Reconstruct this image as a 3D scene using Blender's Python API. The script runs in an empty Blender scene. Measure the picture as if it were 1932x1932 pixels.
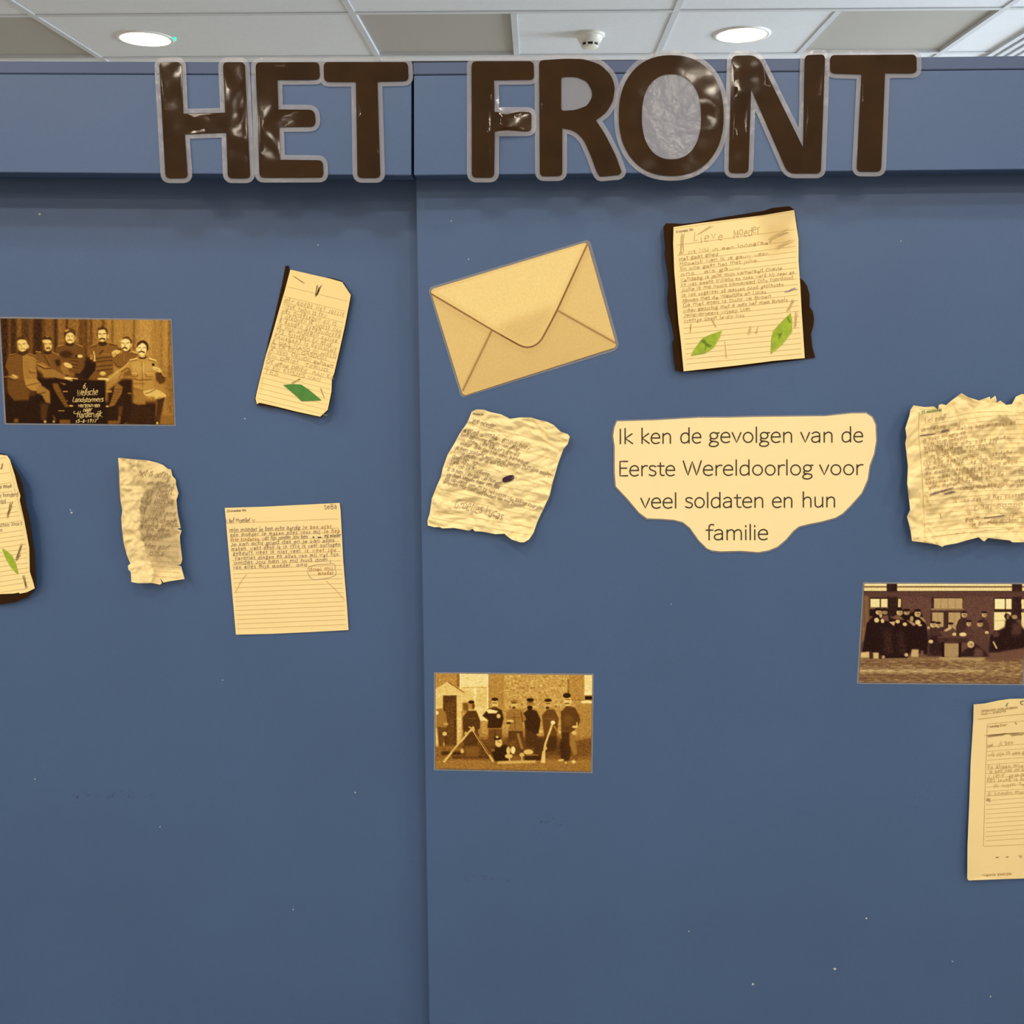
import bpy, bmesh, math, random
import numpy as np
from mathutils import Vector, Matrix, noise as mnoise
from mathutils.geometry import delaunay_2d_cdt

random.seed(7)
C = bpy.context.scene.collection
SC = bpy.context.scene

# ------------------------------------------------------------------ camera
F = 1935.0                                   # focal length in pixels of the 1932 px frame
PITCH = math.atan(338 / F)                   # looking slightly down
YAW = math.atan(47 / F * math.cos(PITCH))    # turned slightly left of the cabinet normal
CAM = Vector((0.0, -1.70, 1.60))
fw = Vector((-math.sin(YAW) * math.cos(PITCH), math.cos(YAW) * math.cos(PITCH), -math.sin(PITCH)))
rt = Vector((math.cos(YAW), math.sin(YAW), 0.0))
up = rt.cross(fw)
cd = bpy.data.cameras.new('camera')
cam = bpy.data.objects.new('camera', cd)
C.objects.link(cam)
cam.matrix_world = Matrix(((rt.x, up.x, -fw.x, CAM.x), (rt.y, up.y, -fw.y, CAM.y), (rt.z, up.z, -fw.z, CAM.z), (0, 0, 0, 1)))
cd.sensor_width = 36.0
cd.lens = 36.0 * F / 1932.0
cd.clip_start = 0.05
SC.camera = cam

# ------------------------------------------------------------------ exposure, world, lamps
SC.view_settings.view_transform = 'Standard'
SC.view_settings.look = 'None'
SC.view_settings.gamma = 1.0
SC.view_settings.use_curve_mapping = False
SC.view_settings.exposure = 0.34
wd = bpy.data.worlds.new('world')
SC.world = wd
wd.use_nodes = True
wd.node_tree.nodes['Background'].inputs[0].default_value = (0.75, 0.85, 1.0, 1)
wd.node_tree.nodes['Background'].inputs[1].default_value = 0.6

CEIL = 2.79
LAMP_X = (-4.054, -1.614, 0.826, 3.266)
# rows of downlights: distance along the room, watts (the rows near the cabinet are dimmed)
LAMP_ROWS = ((2.75, 32.0), (1.53, 30.0), (-0.91, 6.5), (-1.30, 9.0), (-2.13, 18.0), (-3.35, 14.0), (-4.57, 14.0))
LAMP_Y = tuple(r[0] for r in LAMP_ROWS)
LAMP_COL = (1.0, 0.875, 0.70)


def area_lamp(name, loc, size, watts, col, rot=(0, 0, 0), shape='DISK', size_y=None, spread=2.6):
    l = bpy.data.lights.new(name, 'AREA')
    l.shape = shape
    l.size = size
    if size_y:
        l.size_y = size_y
    l.energy = watts
    l.color = col
    l.spread = spread
    o = bpy.data.objects.new(name, l)
    o.location = loc
    o.rotation_euler = rot
    C.objects.link(o)
    return o


for lx in LAMP_X:
    for ly, watts in LAMP_ROWS:
        if ly == -1.30:                          # this row is staggered by half a bay
            lx_ = lx - 1.22
        else:
            lx_ = lx
        area_lamp('ceiling_lamp', (lx_, ly, CEIL + (0.052 if ly > 0 else -0.003)), 0.13 if ly > 0 else 0.16, watts, LAMP_COL, spread=3.14)
# daylight through the side window of the room behind the cabinet
area_lamp('window_daylight', (4.93, 2.6, 1.75), 2.6, 200, (0.78, 0.89, 1.0), (0, math.radians(90), 0), 'RECTANGLE', 1.5, 3.0)

ILL = (1.12, 0.95, 0.72)                     # how the lamps light a white sheet on the doors


def lin(c):
    c = c / 255.0
    return c / 12.92 if c <= 0.04045 else ((c + 0.055) / 1.055) ** 2.4


def alb(r, g, b):
    return tuple(min(0.92, lin(v) / k) for v, k in zip((r, g, b), ILL))


# ------------------------------------------------------------------ pixel rays
def ray(px, py):
    return fw + rt * ((px - 966.0) / F) - up * ((py - 966.0) / F)


def W(px, py, Y):                            # where the sight line meets the vertical plane y = Y
    d = ray(px, py)
    return CAM + d * ((Y - CAM.y) / d.y)


def WZ(px, py, Z):                           # ... or the horizontal plane z = Z
    d = ray(px, py)
    return CAM + d * ((Z - CAM.z) / d.z)


# ------------------------------------------------------------------ materials
def mat(name, base=(0.8, 0.8, 0.8), rough=0.6, noise_scale=0, noise_amt=0.0, bump=0.0, bump_scale=200, coat=0.0,
        coat_rough=0.1, attr=None, spec=0.5, metallic=0.0, emit=None, emit_s=0.0):
    m = bpy.data.materials.new(name)
    m.use_nodes = True
    nt = m.node_tree
    b = nt.nodes['Principled BSDF']
    b.inputs['Roughness'].default_value = rough
    b.inputs['Specular IOR Level'].default_value = spec
    b.inputs['Metallic'].default_value = metallic
    b.inputs['Coat Weight'].default_value = coat
    b.inputs['Coat Roughness'].default_value = coat_rough
    b.inputs['Base Color'].default_value = (*base, 1)
    tc = nt.nodes.new('ShaderNodeTexCoord')
    src = None
    if attr:
        a = nt.nodes.new('ShaderNodeVertexColor')
        a.layer_name = attr
        src = a.outputs['Color']
    if noise_amt:
        n = nt.nodes.new('ShaderNodeTexNoise')
        n.inputs['Scale'].default_value = noise_scale
        n.inputs['Detail'].default_value = 6
        nt.links.new(tc.outputs['Object'], n.inputs['Vector'])
        mr = nt.nodes.new('ShaderNodeMapRange')
        mr.inputs['From Min'].default_value = 0.3
        mr.inputs['From Max'].default_value = 0.7
        mr.inputs['To Min'].default_value = 1 - noise_amt
        mr.inputs['To Max'].default_value = 1 + noise_amt
        nt.links.new(n.outputs['Fac'], mr.inputs['Value'])
        vm = nt.nodes.new('ShaderNodeVectorMath')
        vm.operation = 'SCALE'
        if src:
            nt.links.new(src, vm.inputs[0])
        else:
            vm.inputs[0].default_value = base
        nt.links.new(mr.outputs['Result'], vm.inputs['Scale'])
        src = vm.outputs['Vector']
    if src:
        nt.links.new(src, b.inputs['Base Color'])
    if bump:
        n2 = nt.nodes.new('ShaderNodeTexNoise')
        n2.inputs['Scale'].default_value = bump_scale
        n2.inputs['Detail'].default_value = 3
        nt.links.new(tc.outputs['Object'], n2.inputs['Vector'])
        bp = nt.nodes.new('ShaderNodeBump')
        bp.inputs['Strength'].default_value = bump
        bp.inputs['Distance'].default_value = 0.001
        nt.links.new(n2.outputs['Fac'], bp.inputs['Height'])
        nt.links.new(bp.outputs['Normal'], b.inputs['Normal'])
        if coat:
            nt.links.new(bp.outputs['Normal'], b.inputs['Coat Normal'])
    if emit:
        b.inputs['Emission Color'].default_value = (*emit, 1)
        b.inputs['Emission Strength'].default_value = emit_s
    return m


def film_mat(name, tint, fac):
    m = bpy.data.materials.new(name)
    m.use_nodes = True
    nt = m.node_tree
    b = nt.nodes['Principled BSDF']
    b.inputs['Base Color'].default_value = (*tint, 1)
    b.inputs['Roughness'].default_value = 0.16
    b.inputs['Alpha'].default_value = 1.0
    tc = nt.nodes.new('ShaderNodeTexCoord')
    n2 = nt.nodes.new('ShaderNodeTexNoise')
    n2.inputs['Scale'].default_value = 45
    n2.inputs['Detail'].default_value = 4
    nt.links.new(tc.outputs['Object'], n2.inputs['Vector'])
    bp = nt.nodes.new('ShaderNodeBump')
    bp.inputs['Strength'].default_value = 0.35
    bp.inputs['Distance'].default_value = 0.004
    nt.links.new(n2.outputs['Fac'], bp.inputs['Height'])
    nt.links.new(bp.outputs['Normal'], b.inputs['Normal'])
    t = nt.nodes.new('ShaderNodeBsdfTransparent')
    mx = nt.nodes.new('ShaderNodeMixShader')
    mx.inputs[0].default_value = fac
    nt.links.new(t.outputs[0], mx.inputs[1])
    nt.links.new(b.outputs[0], mx.inputs[2])
    out = [n for n in nt.nodes if n.type == 'OUTPUT_MATERIAL'][0]
    nt.links.new(mx.outputs[0], out.inputs['Surface'])
    return m


M = {}
M['blue'] = mat('blue_laminate', alb(69, 89, 115), 0.38, 3.0, 0.05, 0.25, 900)
M['blue_edge'] = mat('blue_edge', alb(69, 82, 106), 0.45, 5.0, 0.04, 0.2, 900)
M['inside'] = mat('cabinet_inside', (0.02, 0.025, 0.035), 0.8, 4, 0.1)
M['chip'] = mat('bare_chip', (0.5, 0.52, 0.55), 0.7, 60, 0.1)
M['scuff'] = mat('dark_scuff', alb(68, 82, 106), 0.6, 60, 0.1)
M['card'] = mat('letter_card', (0.030, 0.0125, 0.0018), 0.5, 18, 0.25, 0.06, 60, 0.22, 0.08, spec=0.08)
M['film'] = film_mat('laminate_film', (0.46, 0.46, 0.52), 0.30)
M['film_thin'] = film_mat('laminate_edge', (0.40, 0.38, 0.40), 0.36)
M['black_card'] = mat('dark_brown_card', alb(50, 28, 8), 0.9, 40, 0.12, 0.3, 400, spec=0.1)
M['paper'] = mat('cream_paper', alb(252, 214, 138), 0.8, 9, 0.02, 0.15, 500, attr='tone')
M['paper_gloss'] = mat('laminated_cream_paper', alb(255, 219, 148), 0.4, 8, 0.015, 0.05, 60, 0.35, 0.25)
M['print'] = mat('photo_print', (0.5, 0.4, 0.2), 0.4, 300, 0.03, 0.04, 80, 0.04, 0.25, attr='tone', spec=0.08)
M['ink_black'] = mat('black_print_ink', alb(52, 38, 14), 0.6, 200, 0.05)
M['ink_pen'] = mat('pen_ink', alb(138, 104, 80), 0.7, 200, 0.1)
M['ink_brown'] = mat('red_brown_pencil', alb(176, 108, 52), 0.7, 200, 0.1)
M['ink_pencil'] = mat('pencil', alb(184, 144, 82), 0.7, 200, 0.15)
M['ink_faint'] = mat('faint_pencil', alb(214, 172, 102), 0.7, 200, 0.1)
M['ink_rule'] = mat('ruled_line_ink', alb(206, 165, 96), 0.7, 200, 0.05)
M['ink_purple'] = mat('purple_ink', alb(62, 28, 48), 0.6, 200, 0.1)
M['ink_blue'] = mat('blue_ink', alb(60, 52, 100), 0.6, 200, 0.1)
M['ink_green'] = mat('green_ink', alb(96, 140, 60), 0.6, 200, 0.1)
M['ink_white'] = mat('pale_script', alb(228, 186, 108), 0.4, 200, 0.05)
M['leaf_dark'] = mat('green_leaf_paper', alb(66, 122, 32), 0.6, 90, 0.15, 0.2, 300)
M['leaf_lime'] = mat('lime_leaf_paper', alb(158, 172, 34), 0.6, 120, 0.18, 0.2, 300)
M['leaf_mark'] = mat('dark_leaf_marks', alb(106, 126, 22), 0.7, 120, 0.1)
M['tile'] = mat('white_ceiling_tile', (0.76, 0.80, 0.85), 0.9, 60, 0.02, 0.3, 600)
M['tile_grey'] = mat('grey_vent_tile', (0.44, 0.43, 0.40), 0.75, 500, 0.06, 0.4, 900)
M['tee'] = mat('white_grid_metal', (0.62, 0.65, 0.69), 0.9, 30, 0.02)
M['shadow_gap'] = mat('tile_edge', (0.42, 0.42, 0.42), 0.9, 30, 0.05)
M['slab'] = mat('ceiling_slab', (0.5, 0.5, 0.5), 0.9, 5, 0.05)
M['wall'] = mat('white_wall_paint', (0.74, 0.72, 0.68), 0.85, 2, 0.03, 0.2, 300)
M['floor'] = mat('beige_vinyl', (0.20, 0.185, 0.16), 0.5, 6, 0.06, 0.1, 200)
M['ring'] = mat('lamp_ring', (0.82, 0.82, 0.80), 0.4, 20, 0.02)
M['reflector'] = mat('lamp_reflector', (0.80, 0.68, 0.48), 0.25, 20, 0.02, metallic=0.6)
M['glow'] = mat('lamp_glow', (1, 0.95, 0.85), 0.4, emit=(1.0, 0.94, 0.80), emit_s=6.0)
M['led'] = mat('green_led', (0.05, 0.4, 0.25), 0.3, emit=(0.02, 0.75, 0.42), emit_s=1.2)
M['plastic'] = mat('ivory_plastic', (0.76, 0.74, 0.66), 0.4, 30, 0.02)
M['dark'] = mat('dark_slot', (0.02, 0.02, 0.02), 0.8, 30, 0.1)
gm = bpy.data.materials.new('window_glass')
gm.use_nodes = True
gm.node_tree.nodes['Principled BSDF'].inputs['Transmission Weight'].default_value = 1.0
gm.node_tree.nodes['Principled BSDF'].inputs['Roughness'].default_value = 0.0
M['glass'] = gm


# ------------------------------------------------------------------ object helpers
def link(name, me, m, parent=None):
    o = bpy.data.objects.new(name, me)
    C.objects.link(o)
    if m:
        me.materials.append(m)
    if parent:
        o.parent = parent
        o.matrix_parent_inverse = Matrix.Translation(-Vector(parent.location))
    return o


def mesh(name, verts, faces, m, parent=None, smooth=False):
    me = bpy.data.meshes.new(name)
    me.from_pydata([tuple(v) for v in verts], [], faces)
    me.update()
    if smooth:
        for p in me.polygons:
            p.use_smooth = True
    return link(name, me, m, parent)


def thing(name, label, cat, loc=(0, 0, 0), group=None):
    o = bpy.data.objects.new(name, None)
    o.empty_display_size = 0.05
    C.objects.link(o)
    o.location = loc
    o['label'] = label
    o['category'] = cat
    if group:
        o['group'] = group
    return o


def box(name, x0, x1, y0, y1, z0, z1, m, parent=None, bevel=0.0):
    bm = bmesh.new()
    bmesh.ops.create_cube(bm, size=1)
    for v in bm.verts:
        v.co = Vector((x0 + (v.co.x + .5) * (x1 - x0), y0 + (v.co.y + .5) * (y1 - y0), z0 + (v.co.z + .5) * (z1 - z0)))
    if bevel:
        bmesh.ops.bevel(bm, geom=bm.edges[:], offset=bevel, segments=2, affect='EDGES')
    me = bpy.data.meshes.new(name)
    bm.to_mesh(me)
    bm.free()
    return link(name, me, m, parent)


def prism(name, pts, depth, m, parent=None, bevel=0.0):
    """front polygon of four world points, pushed back along +y"""
    bm = bmesh.new()
    a = [bm.verts.new(p) for p in pts]
    b = [bm.verts.new(Vector(p) + Vector((0, depth, 0))) for p in pts]
    bm.faces.new(a)
    bm.faces.new(b[::-1])
    n = len(a)
    for i in range(n):
        bm.faces.new((a[i], b[i], b[(i + 1) % n], a[(i + 1) % n]))
    bmesh.ops.recalc_face_normals(bm, faces=bm.faces[:])
    if bevel:
        bmesh.ops.bevel(bm, geom=bm.edges[:], offset=bevel, segments=2, affect='EDGES')
    me = bpy.data.meshes.new(name)
    bm.to_mesh(me)
    bm.free()
    return link(name, me, m, parent)


def lathe(name, prof, center, m, parent=None, n=48, smooth=True):
    vs, fs = [], []
    k = len(prof)
    for i in range(n):
        a = 2 * math.pi * i / n
        for r, z in prof:
            vs.append((center[0] + r * math.cos(a), center[1] + r * math.sin(a), center[2] + z))
    for i in range(n):
        for j in range(k - 1):
            fs.append((i * k + j, ((i + 1) % n) * k + j, ((i + 1) % n) * k + j + 1, i * k + j + 1))
    o = mesh(name, vs, fs, m, parent, smooth)
    return o


def structure(o):
    o['kind'] = 'structure'
    return o


# ------------------------------------------------------------------ the room
structure(box('floor', -5, 5, -6, 5, -0.1, 0, M['floor']))
structure(box('wall_back', -5, 5, 5, 5.1, 0, 3.0, M['wall']))
structure(box('wall_front', -5, 5, -6.1, -6, 0, 3.0, M['wall']))
structure(box('wall_left', -5.1, -5, -6, 5, 0, 3.0, M['wall']))
# right wall with a window opening beyond the cabinet
wy0, wy1, wz0, wz1 = 1.2, 4.0, 0.95, 2.55
bm = bmesh.new()
for (a, b, c, d) in ((-6, wy0, 0, 3.0), (wy1, 5, 0, 3.0), (wy0, wy1, 0, wz0), (wy0, wy1, wz1, 3.0)):
    r = bmesh.ops.create_cube(bm, size=1)
    for v in r['verts']:
        v.co = Vector((5 + (v.co.x + .5) * 0.1, a + (v.co.y + .5) * (b - a), c + (v.co.z + .5) * (d - c)))
me = bpy.data.meshes.new('wall_right')
bm.to_mesh(me)
bm.free()
structure(link('wall_right', me, M['wall']))
win = structure(box('window_1', 5.04, 5.05, wy0 + .05, wy1 - .05, wz0 + .05, wz1 - .05, M['glass']))
for (a, b, c, d) in ((wy0, wy0 + .05, wz0, wz1), (wy1 - .05, wy1, wz0, wz1), (wy0, wy1, wz0, wz0 + .05), (wy0, wy1, wz1 - .05, wz1),
                     (2.575, 2.625, wz0 + .05, wz1 - .05)):
    box('window_frame', 5.01, 5.07, a, b, c, d, M['ring'], win)

# ceiling: slab, grid and tiles
slab = structure(box('ceiling', -5, 5, -6, 5, CEIL + 0.12, CEIL + 0.2, M['slab']))
MX = [-0.703 + 1.22 * k for k in range(-4, 6)]
TY = [2.43 + 0.61 * k for k in range(-14, 6)]
TW = 0.012
MX = [x for x in MX if -5 < x < 5]
TY = [y for y in TY if -6 < y < 5]
xs = [-5] + MX + [5]
ys = [-6] + TY + [5]
for x in MX:
    box('grid_tee', x - TW, x + TW, -6, 5, CEIL - 0.002, CEIL + 0.03, M['tee'], slab)
for y in TY:
    box('grid_tee', -5, 5, y - TW, y + TW, CEIL - 0.0015, CEIL + 0.03, M['tee'], slab)


def tile(x0, x1, y0, y1, hole=None, m='tile', dz=0.003):
    z = CEIL + dz
    if hole is None:
        o = box('tile', x0, x1, y0, y1, z, z + 0.015, M[m], slab)
        return o
    hx, hy, hr = hole
    n = 40
    v2 = [Vector((x0, y0)), Vector((x1, y0)), Vector((x1, y1)), Vector((x0, y1))]
    v2 += [Vector((hx + hr * math.cos(2 * math.pi * i / n), hy + hr * math.sin(2 * math.pi * i / n))) for i in range(n)]
    ed = [(0, 1), (1, 2), (2, 3), (3, 0)] + [(4 + i, 4 + (i + 1) % n) for i in range(n)]
    vv, _, ff, *_ = delaunay_2d_cdt(v2, ed, [], 4, 1e-6)
    ff = [f for f in ff if sum(((vv[i] - Vector((hx, hy))).length < hr * 1.01) for i in f) < 3]
    return mesh('tile', [(v.x, v.y, z) for v in vv], [tuple(reversed(f)) for f in ff], M[m], slab)


for i in range(len(xs) - 1):
    for j in range(len(ys) - 1):
        x0, x1, y0, y1 = xs[i] + TW, xs[i + 1] - TW, ys[j] + TW, ys[j + 1] - TW
        if x1 - x0 < 0.05 or y1 - y0 < 0.05:
            continue
        hole = None
        for lx in LAMP_X:
            for ly in LAMP_Y:
                if ly > 2 and x0 < lx < x1 and y0 < ly < y1:
                    hole = (lx, ly, 0.097)
        lamp_row = abs((y0 - TW) - 2.43) < 0.02
        mid = xs[i] + 0.61
        if lamp_row and -2.0 < xs[i] < 1.8 or (lamp_row and abs(xs[i] + 3.143) < 0.05):
            # this row: grey ventilation tiles beside plain ones
            k = round((xs[i] + 0.703) / 1.22)
            if k == -1:
                tile(x0, x1, y0, y1, hole)
            elif k == 0:
                tile(x0, mid - TW, y0, y1, None, 'tile_grey', 0.012)
                tile(mid + TW, x1, y0, y1)
                box('grid_tee', mid - TW, mid + TW, y0, y1, CEIL - 0.002, CEIL + 0.03, M['tee'], slab)
            else:
                tile(x0, mid - TW, y0, y1, hole)
                tile(mid + TW, x1, y0, y1, None, 'tile_grey', 0.012)
                box('grid_tee', mid - TW, mid + TW, y0, y1, CEIL - 0.002, CEIL + 0.03, M['tee'], slab)
        else:
            tile(x0, x1, y0, y1, hole)


# downlights (the two in view)
def downlight(x, y, label, led=False):
    t = thing('recessed_downlight', label, 'downlight', (x, y, CEIL), 'ceiling downlights')
    c = (x, y, CEIL)
    lathe('trim_ring', [(0.094, 0.012), (0.094, -0.001), (0.104, -0.004), (0.113, -0.003), (0.116, 0.004), (0.116, 0.006)], c, M['ring'], t)
    lathe('reflector', [(0.094, 0.006), (0.088, 0.03), (0.076, 0.058), (0.072, 0.075), (0.0, 0.077)], c, M['reflector'], t)
    lathe('diffuser', [(0.0, 0.056), (0.04, 0.056), (0.070, 0.058), (0.071, 0.064), (0.0, 0.066)], c, M['glow'], t)
    if led:
        lathe('indicator_led', [(0.0, -0.010), (0.004, -0.009), (0.006, -0.004), (0.006, 0.004)], (x + 0.124, y - 0.005, CEIL), M['led'], t, 12)
    return t


downlight(LAMP_X[1], LAMP_Y[0], 'round recessed ceiling downlight with a green indicator dot', True)
downlight(LAMP_X[2], LAMP_Y[0], 'round recessed ceiling downlight beside a grey vent tile, without indicator dot')

# smoke detector
p = WZ(1113, 66, CEIL)
t = thing('smoke_detector', 'ivory round smoke detector on the white ceiling tile', 'smoke detector', (p.x, p.y, CEIL))
c = (p.x, p.y, CEIL + 0.006)
lathe('base', [(0.0, 0.0), (0.058, 0.0), (0.060, -0.003), (0.060, -0.011), (0.054, -0.014), (0.0, -0.014)], c, M['plastic'], t)
lathe('housing', [(0.054, -0.012), (0.050, -0.022), (0.043, -0.036), (0.036, -0.039), (0.0, -0.039)], c, M['plastic'], t)
lathe('sensor_core', [(0.031, -0.038), (0.031, -0.049), (0.0, -0.049)], c, M['dark'], t)
lathe('cap', [(0.0, -0.0482), (0.034, -0.0482), (0.036, -0.051), (0.032, -0.055), (0.018, -0.058), (0.0, -0.059)], c, M['plastic'], t)
for k in range(8):
    a = 2 * math.pi * (k + 0.5) / 8
    r = bmesh.new()
    bmesh.ops.create_cube(r, size=1)
    for v in r.verts:
        q = Vector((0.0345 + v.co.x * 0.005, v.co.y * 0.006, -0.0436 + v.co.z * 0.011))
        v.co = Vector((c[0] + q.x * math.cos(a) - q.y * math.sin(a), c[1] + q.x * math.sin(a) + q.y * math.cos(a), c[2] + q.z))
    me = bpy.data.meshes.new('rib')
    r.to_mesh(me)
    r.free()
    link('rib', me, M['plastic'], t)

# slot diffuser at the right
sx = WZ(1860, 106, CEIL).x
t = thing('slot_diffuser', 'white linear slot air diffuser in the ceiling at the right', 'air vent', (sx + .05, 2.4, CEIL))
for k in range(4):
    box('rail', sx + 0.045 * k - 0.012, sx + 0.045 * k + 0.012, 2.45, 4.9, CEIL - 0.010, CEIL + 0.004, M['tee'], t)
for k in range(3):
    box('slot', sx + 0.045 * k + 0.014, sx + 0.045 * k + 0.031, 2.45, 4.9, CEIL - 0.001, CEIL + 0.004, M['shadow_gap'], t)

# ------------------------------------------------------------------ cabinet
YF = -0.060      # fascia front
YL = 0.036       # left door front (the right door's front is y = 0)
XL, XR = -1.30, 1.35
XS = W(785, 340, 0).x
cab = thing('sliding_door_cabinet', 'tall blue cabinet with two sliding doors and a fascia', 'cabinet', (0, 0.2, 0))


def facepx(x0, ya0, yb0, x1, ya1, yb1):
    """left end x0 with top/bottom rows, right end x1 with top/bottom rows"""
    return [W(x0, yb0, YF), W(x1, yb1, YF), W(x1, ya1, YF), W(x0, ya0, YF)]


prism('fascia_panel', facepx(-260, 139.0, 323.0, 776.0, 142.6, 330.6), 0.052, M['blue'], cab, 0.0008)
prism('fascia_panel', facepx(781.0, 142.6, 330.6, 2160, 129.4, 317.0), 0.052, M['blue'], cab, 0.0008)
prism('top_board', facepx(-260, 114.5, 137.5, 777.5, 118.2, 141.0), 0.5, M['blue_edge'], cab, 0.001)
prism('top_board', facepx(779.5, 118.2, 141.0, 2160, 103.0, 127.9), 0.5, M['blue_edge'], cab, 0.001)
box('fascia_backing', -0.95, 1.0, YF + 0.030, 0.02, 1.89, 2.012, M['inside'], cab)
box('sliding_door', XS, XR - 0.02, 0.0, 0.022, 0.09, 1.90, M['blue'], cab, 0.001)
box('sliding_door', XL + 0.02, XS + 0.05, YL, YL + 0.022, 0.09, 1.90, M['blue'], cab, 0.001)
box('side_panel', XL, XL + 0.02, -0.06, 0.42, 0.0, 1.99, M['blue_edge'], cab)
box('side_panel', XR - 0.02, XR, -0.06, 0.42, 0.0, 1.99, M['blue_edge'], cab)
box('back_panel', XL + 0.02, XR - 0.02, 0.40, 0.42, 0.0, 1.99, M['inside'], cab)
box('bottom_board', XL + 0.02, XR - 0.02, -0.04, 0.40, 0.06, 0.085, M['blue_edge'], cab)
box('plinth', XL + 0.02, XR - 0.02, -0.02, 0.0, 0.0, 0.06, M['inside'], cab)


# small chips in the paint
def blot(px, py, r, Y, n=7):
    pts = []
    ph = random.random() * 6
    for i in range(n):
        a = 2 * math.pi * i / n + ph
        k = r * random.uniform(0.6, 1.3)
        pts.append(W(px + k * math.cos(a), py - k * math.sin(a), Y))
    return pts


def blots(name, lst, m):
    vs, fs = [], []
    for (px, py, r, Y) in lst:
        b = blot(px, py, r, Y)
        i = len(vs)
        vs += b
        fs.append(tuple(range(i, i + len(b)))[::-1])
    o = mesh(name, vs, fs, m, cab)
    o['kind'] = 'stuff'
    return o


chips = [(75, 404, 2.6, YL), (133, 962, 1.4, YL), (135, 967, 2.0, YL), (420, 1283, 1.2, YL), (462, 790, 1.6, YL), (302, 1560, 1.2, YL), (553, 1716, 1.4, YL),
         (66, 1470, 1.2, YL), (670, 1495, 1.4, YL), (600, 462, 1.2, YL), (1575, 1828, 3.0, 0), (1421, 1857, 2.2, 0), (1635, 1733, 1.9, 0), (1797, 1814, 1.4, 0), (884, 489, 1.1, 0),
         (1300, 1757, 1.6, 0), (1266, 1140, 1.3, 0), (1868, 1598, 1.2, 0), (1700, 455, 1.3, 0), (851, 417, 1.3, 0), (1869, 1880, 1.6, 0), (1100, 1320, 1.1, 0)]
blots('paint_chips', [(a, b, r, Y - 0.0004) for a, b, r, Y in chips], M['chip'])
sc_l = [(random.gauss(205, 30), random.gauss(1500, 3), random.uniform(1, 3.2), YL) for _ in range(26)]
sc_l += [(random.gauss(1060, 25), random.gauss(1552, 4), random.uniform(1, 2.6), 0) for _ in range(14)]
sc_l += [(random.gauss(900, 22), random.gauss(1655, 6), random.uniform(1, 2.6), 0) for _ in range(14)]
sc_l += [(random.gauss(1740, 40), random.gauss(1500, 30), random.uniform(1, 2.2), 0) for _ in range(14)]
blots('scuff_marks', [(a, b, r, Y - 0.0003) for a, b, r, Y in sc_l], M['scuff'])


# ------------------------------------------------------------------ sheets cut from an outline
def zt(ox, oy, s):
    return lambda pts: [(ox + x / s, oy + y / s) for x, y in pts]


def catmull(pts, n=6, closed=False):
    P = [np.array(p, float) for p in pts]
    k = len(P)
    out = []
    rng = range(k) if closed else range(k - 1)
    for i in rng:
        if closed:
            p0, p1, p2, p3 = P[i - 1], P[i], P[(i + 1) % k], P[(i + 2) % k]
        else:
            p1, p2 = P[i], P[i + 1]
            p0 = P[i - 1] if i else 2 * p1 - p2
            p3 = P[i + 2] if i + 2 < k else 2 * p2 - p1
        for j in range(n):
            t = j / n
            out.append(tuple(0.5 * ((2 * p1) + (-p0 + p2) * t + (2 * p0 - 5 * p1 + 4 * p2 - p3) * t * t + (-p0 + 3 * p1 - 3 * p2 + p3) * t ** 3)))
    if not closed:
        out.append(tuple(P[-1]))
    return out


def round_poly(pts, radii, n=5):
    out = []
    k = len(pts)
    for i in range(k):
        p = np.array(pts[i], float)
        a = np.array(pts[i - 1], float) - p
        b = np.array(pts[(i + 1) % k], float) - p
        r = radii[i] if isinstance(radii, (list, tuple)) else radii
        la, lb = np.linalg.norm(a), np.linalg.norm(b)
        r = min(r, la * 0.48, lb * 0.48)
        if r < 0.2:
            out.append(tuple(p))
            continue
        s, e = p + a / la * r, p + b / lb * r
        for j in range(n + 1):
            t = j / n
            out.append(tuple((1 - t) ** 2 * s + 2 * t * (1 - t) * p + t * t * e))
    return out


def area2(pts):
    return sum(pts[i - 1][0] * pts[i][1] - pts[i][0] * pts[i - 1][1] for i in range(len(pts)))


def offset_poly(pts, d):
    """grow (d > 0) a simple polygon by mitred offset"""
    s = 1 if area2(pts) > 0 else -1
    k = len(pts)
    out = []
    for i in range(k):
        p = np.array(pts[i], float)
        a = p - np.array(pts[i - 1], float)
        b = np.array(pts[(i + 1) % k], float) - p
        la, lb = np.linalg.norm(a), np.linalg.norm(b)
        if la < 1e-6 or lb < 1e-6:
            continue
        na = np.array((a[1], -a[0])) / la * s
        nb = np.array((b[1], -b[0])) / lb * s
        m = na + nb
        q = 1 + float(na @ nb)
        m = m / max(q, 0.35)
        out.append(tuple(p + m * d))
    return out


def inside_mask(px, py, poly):
    m = np.zeros(px.shape, bool)
    n = len(poly)
    j = n - 1
    for i in range(n):
        xi, yi = poly[i]
        xj, yj = poly[j]
        if yi != yj:
            c = ((yi > py) != (yj > py)) & (px < (xj - xi) * (py - yi) / (yj - yi) + xi)
            m ^= c
        j = i
    return m


def flat(px, py):
    return 0.0


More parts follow.
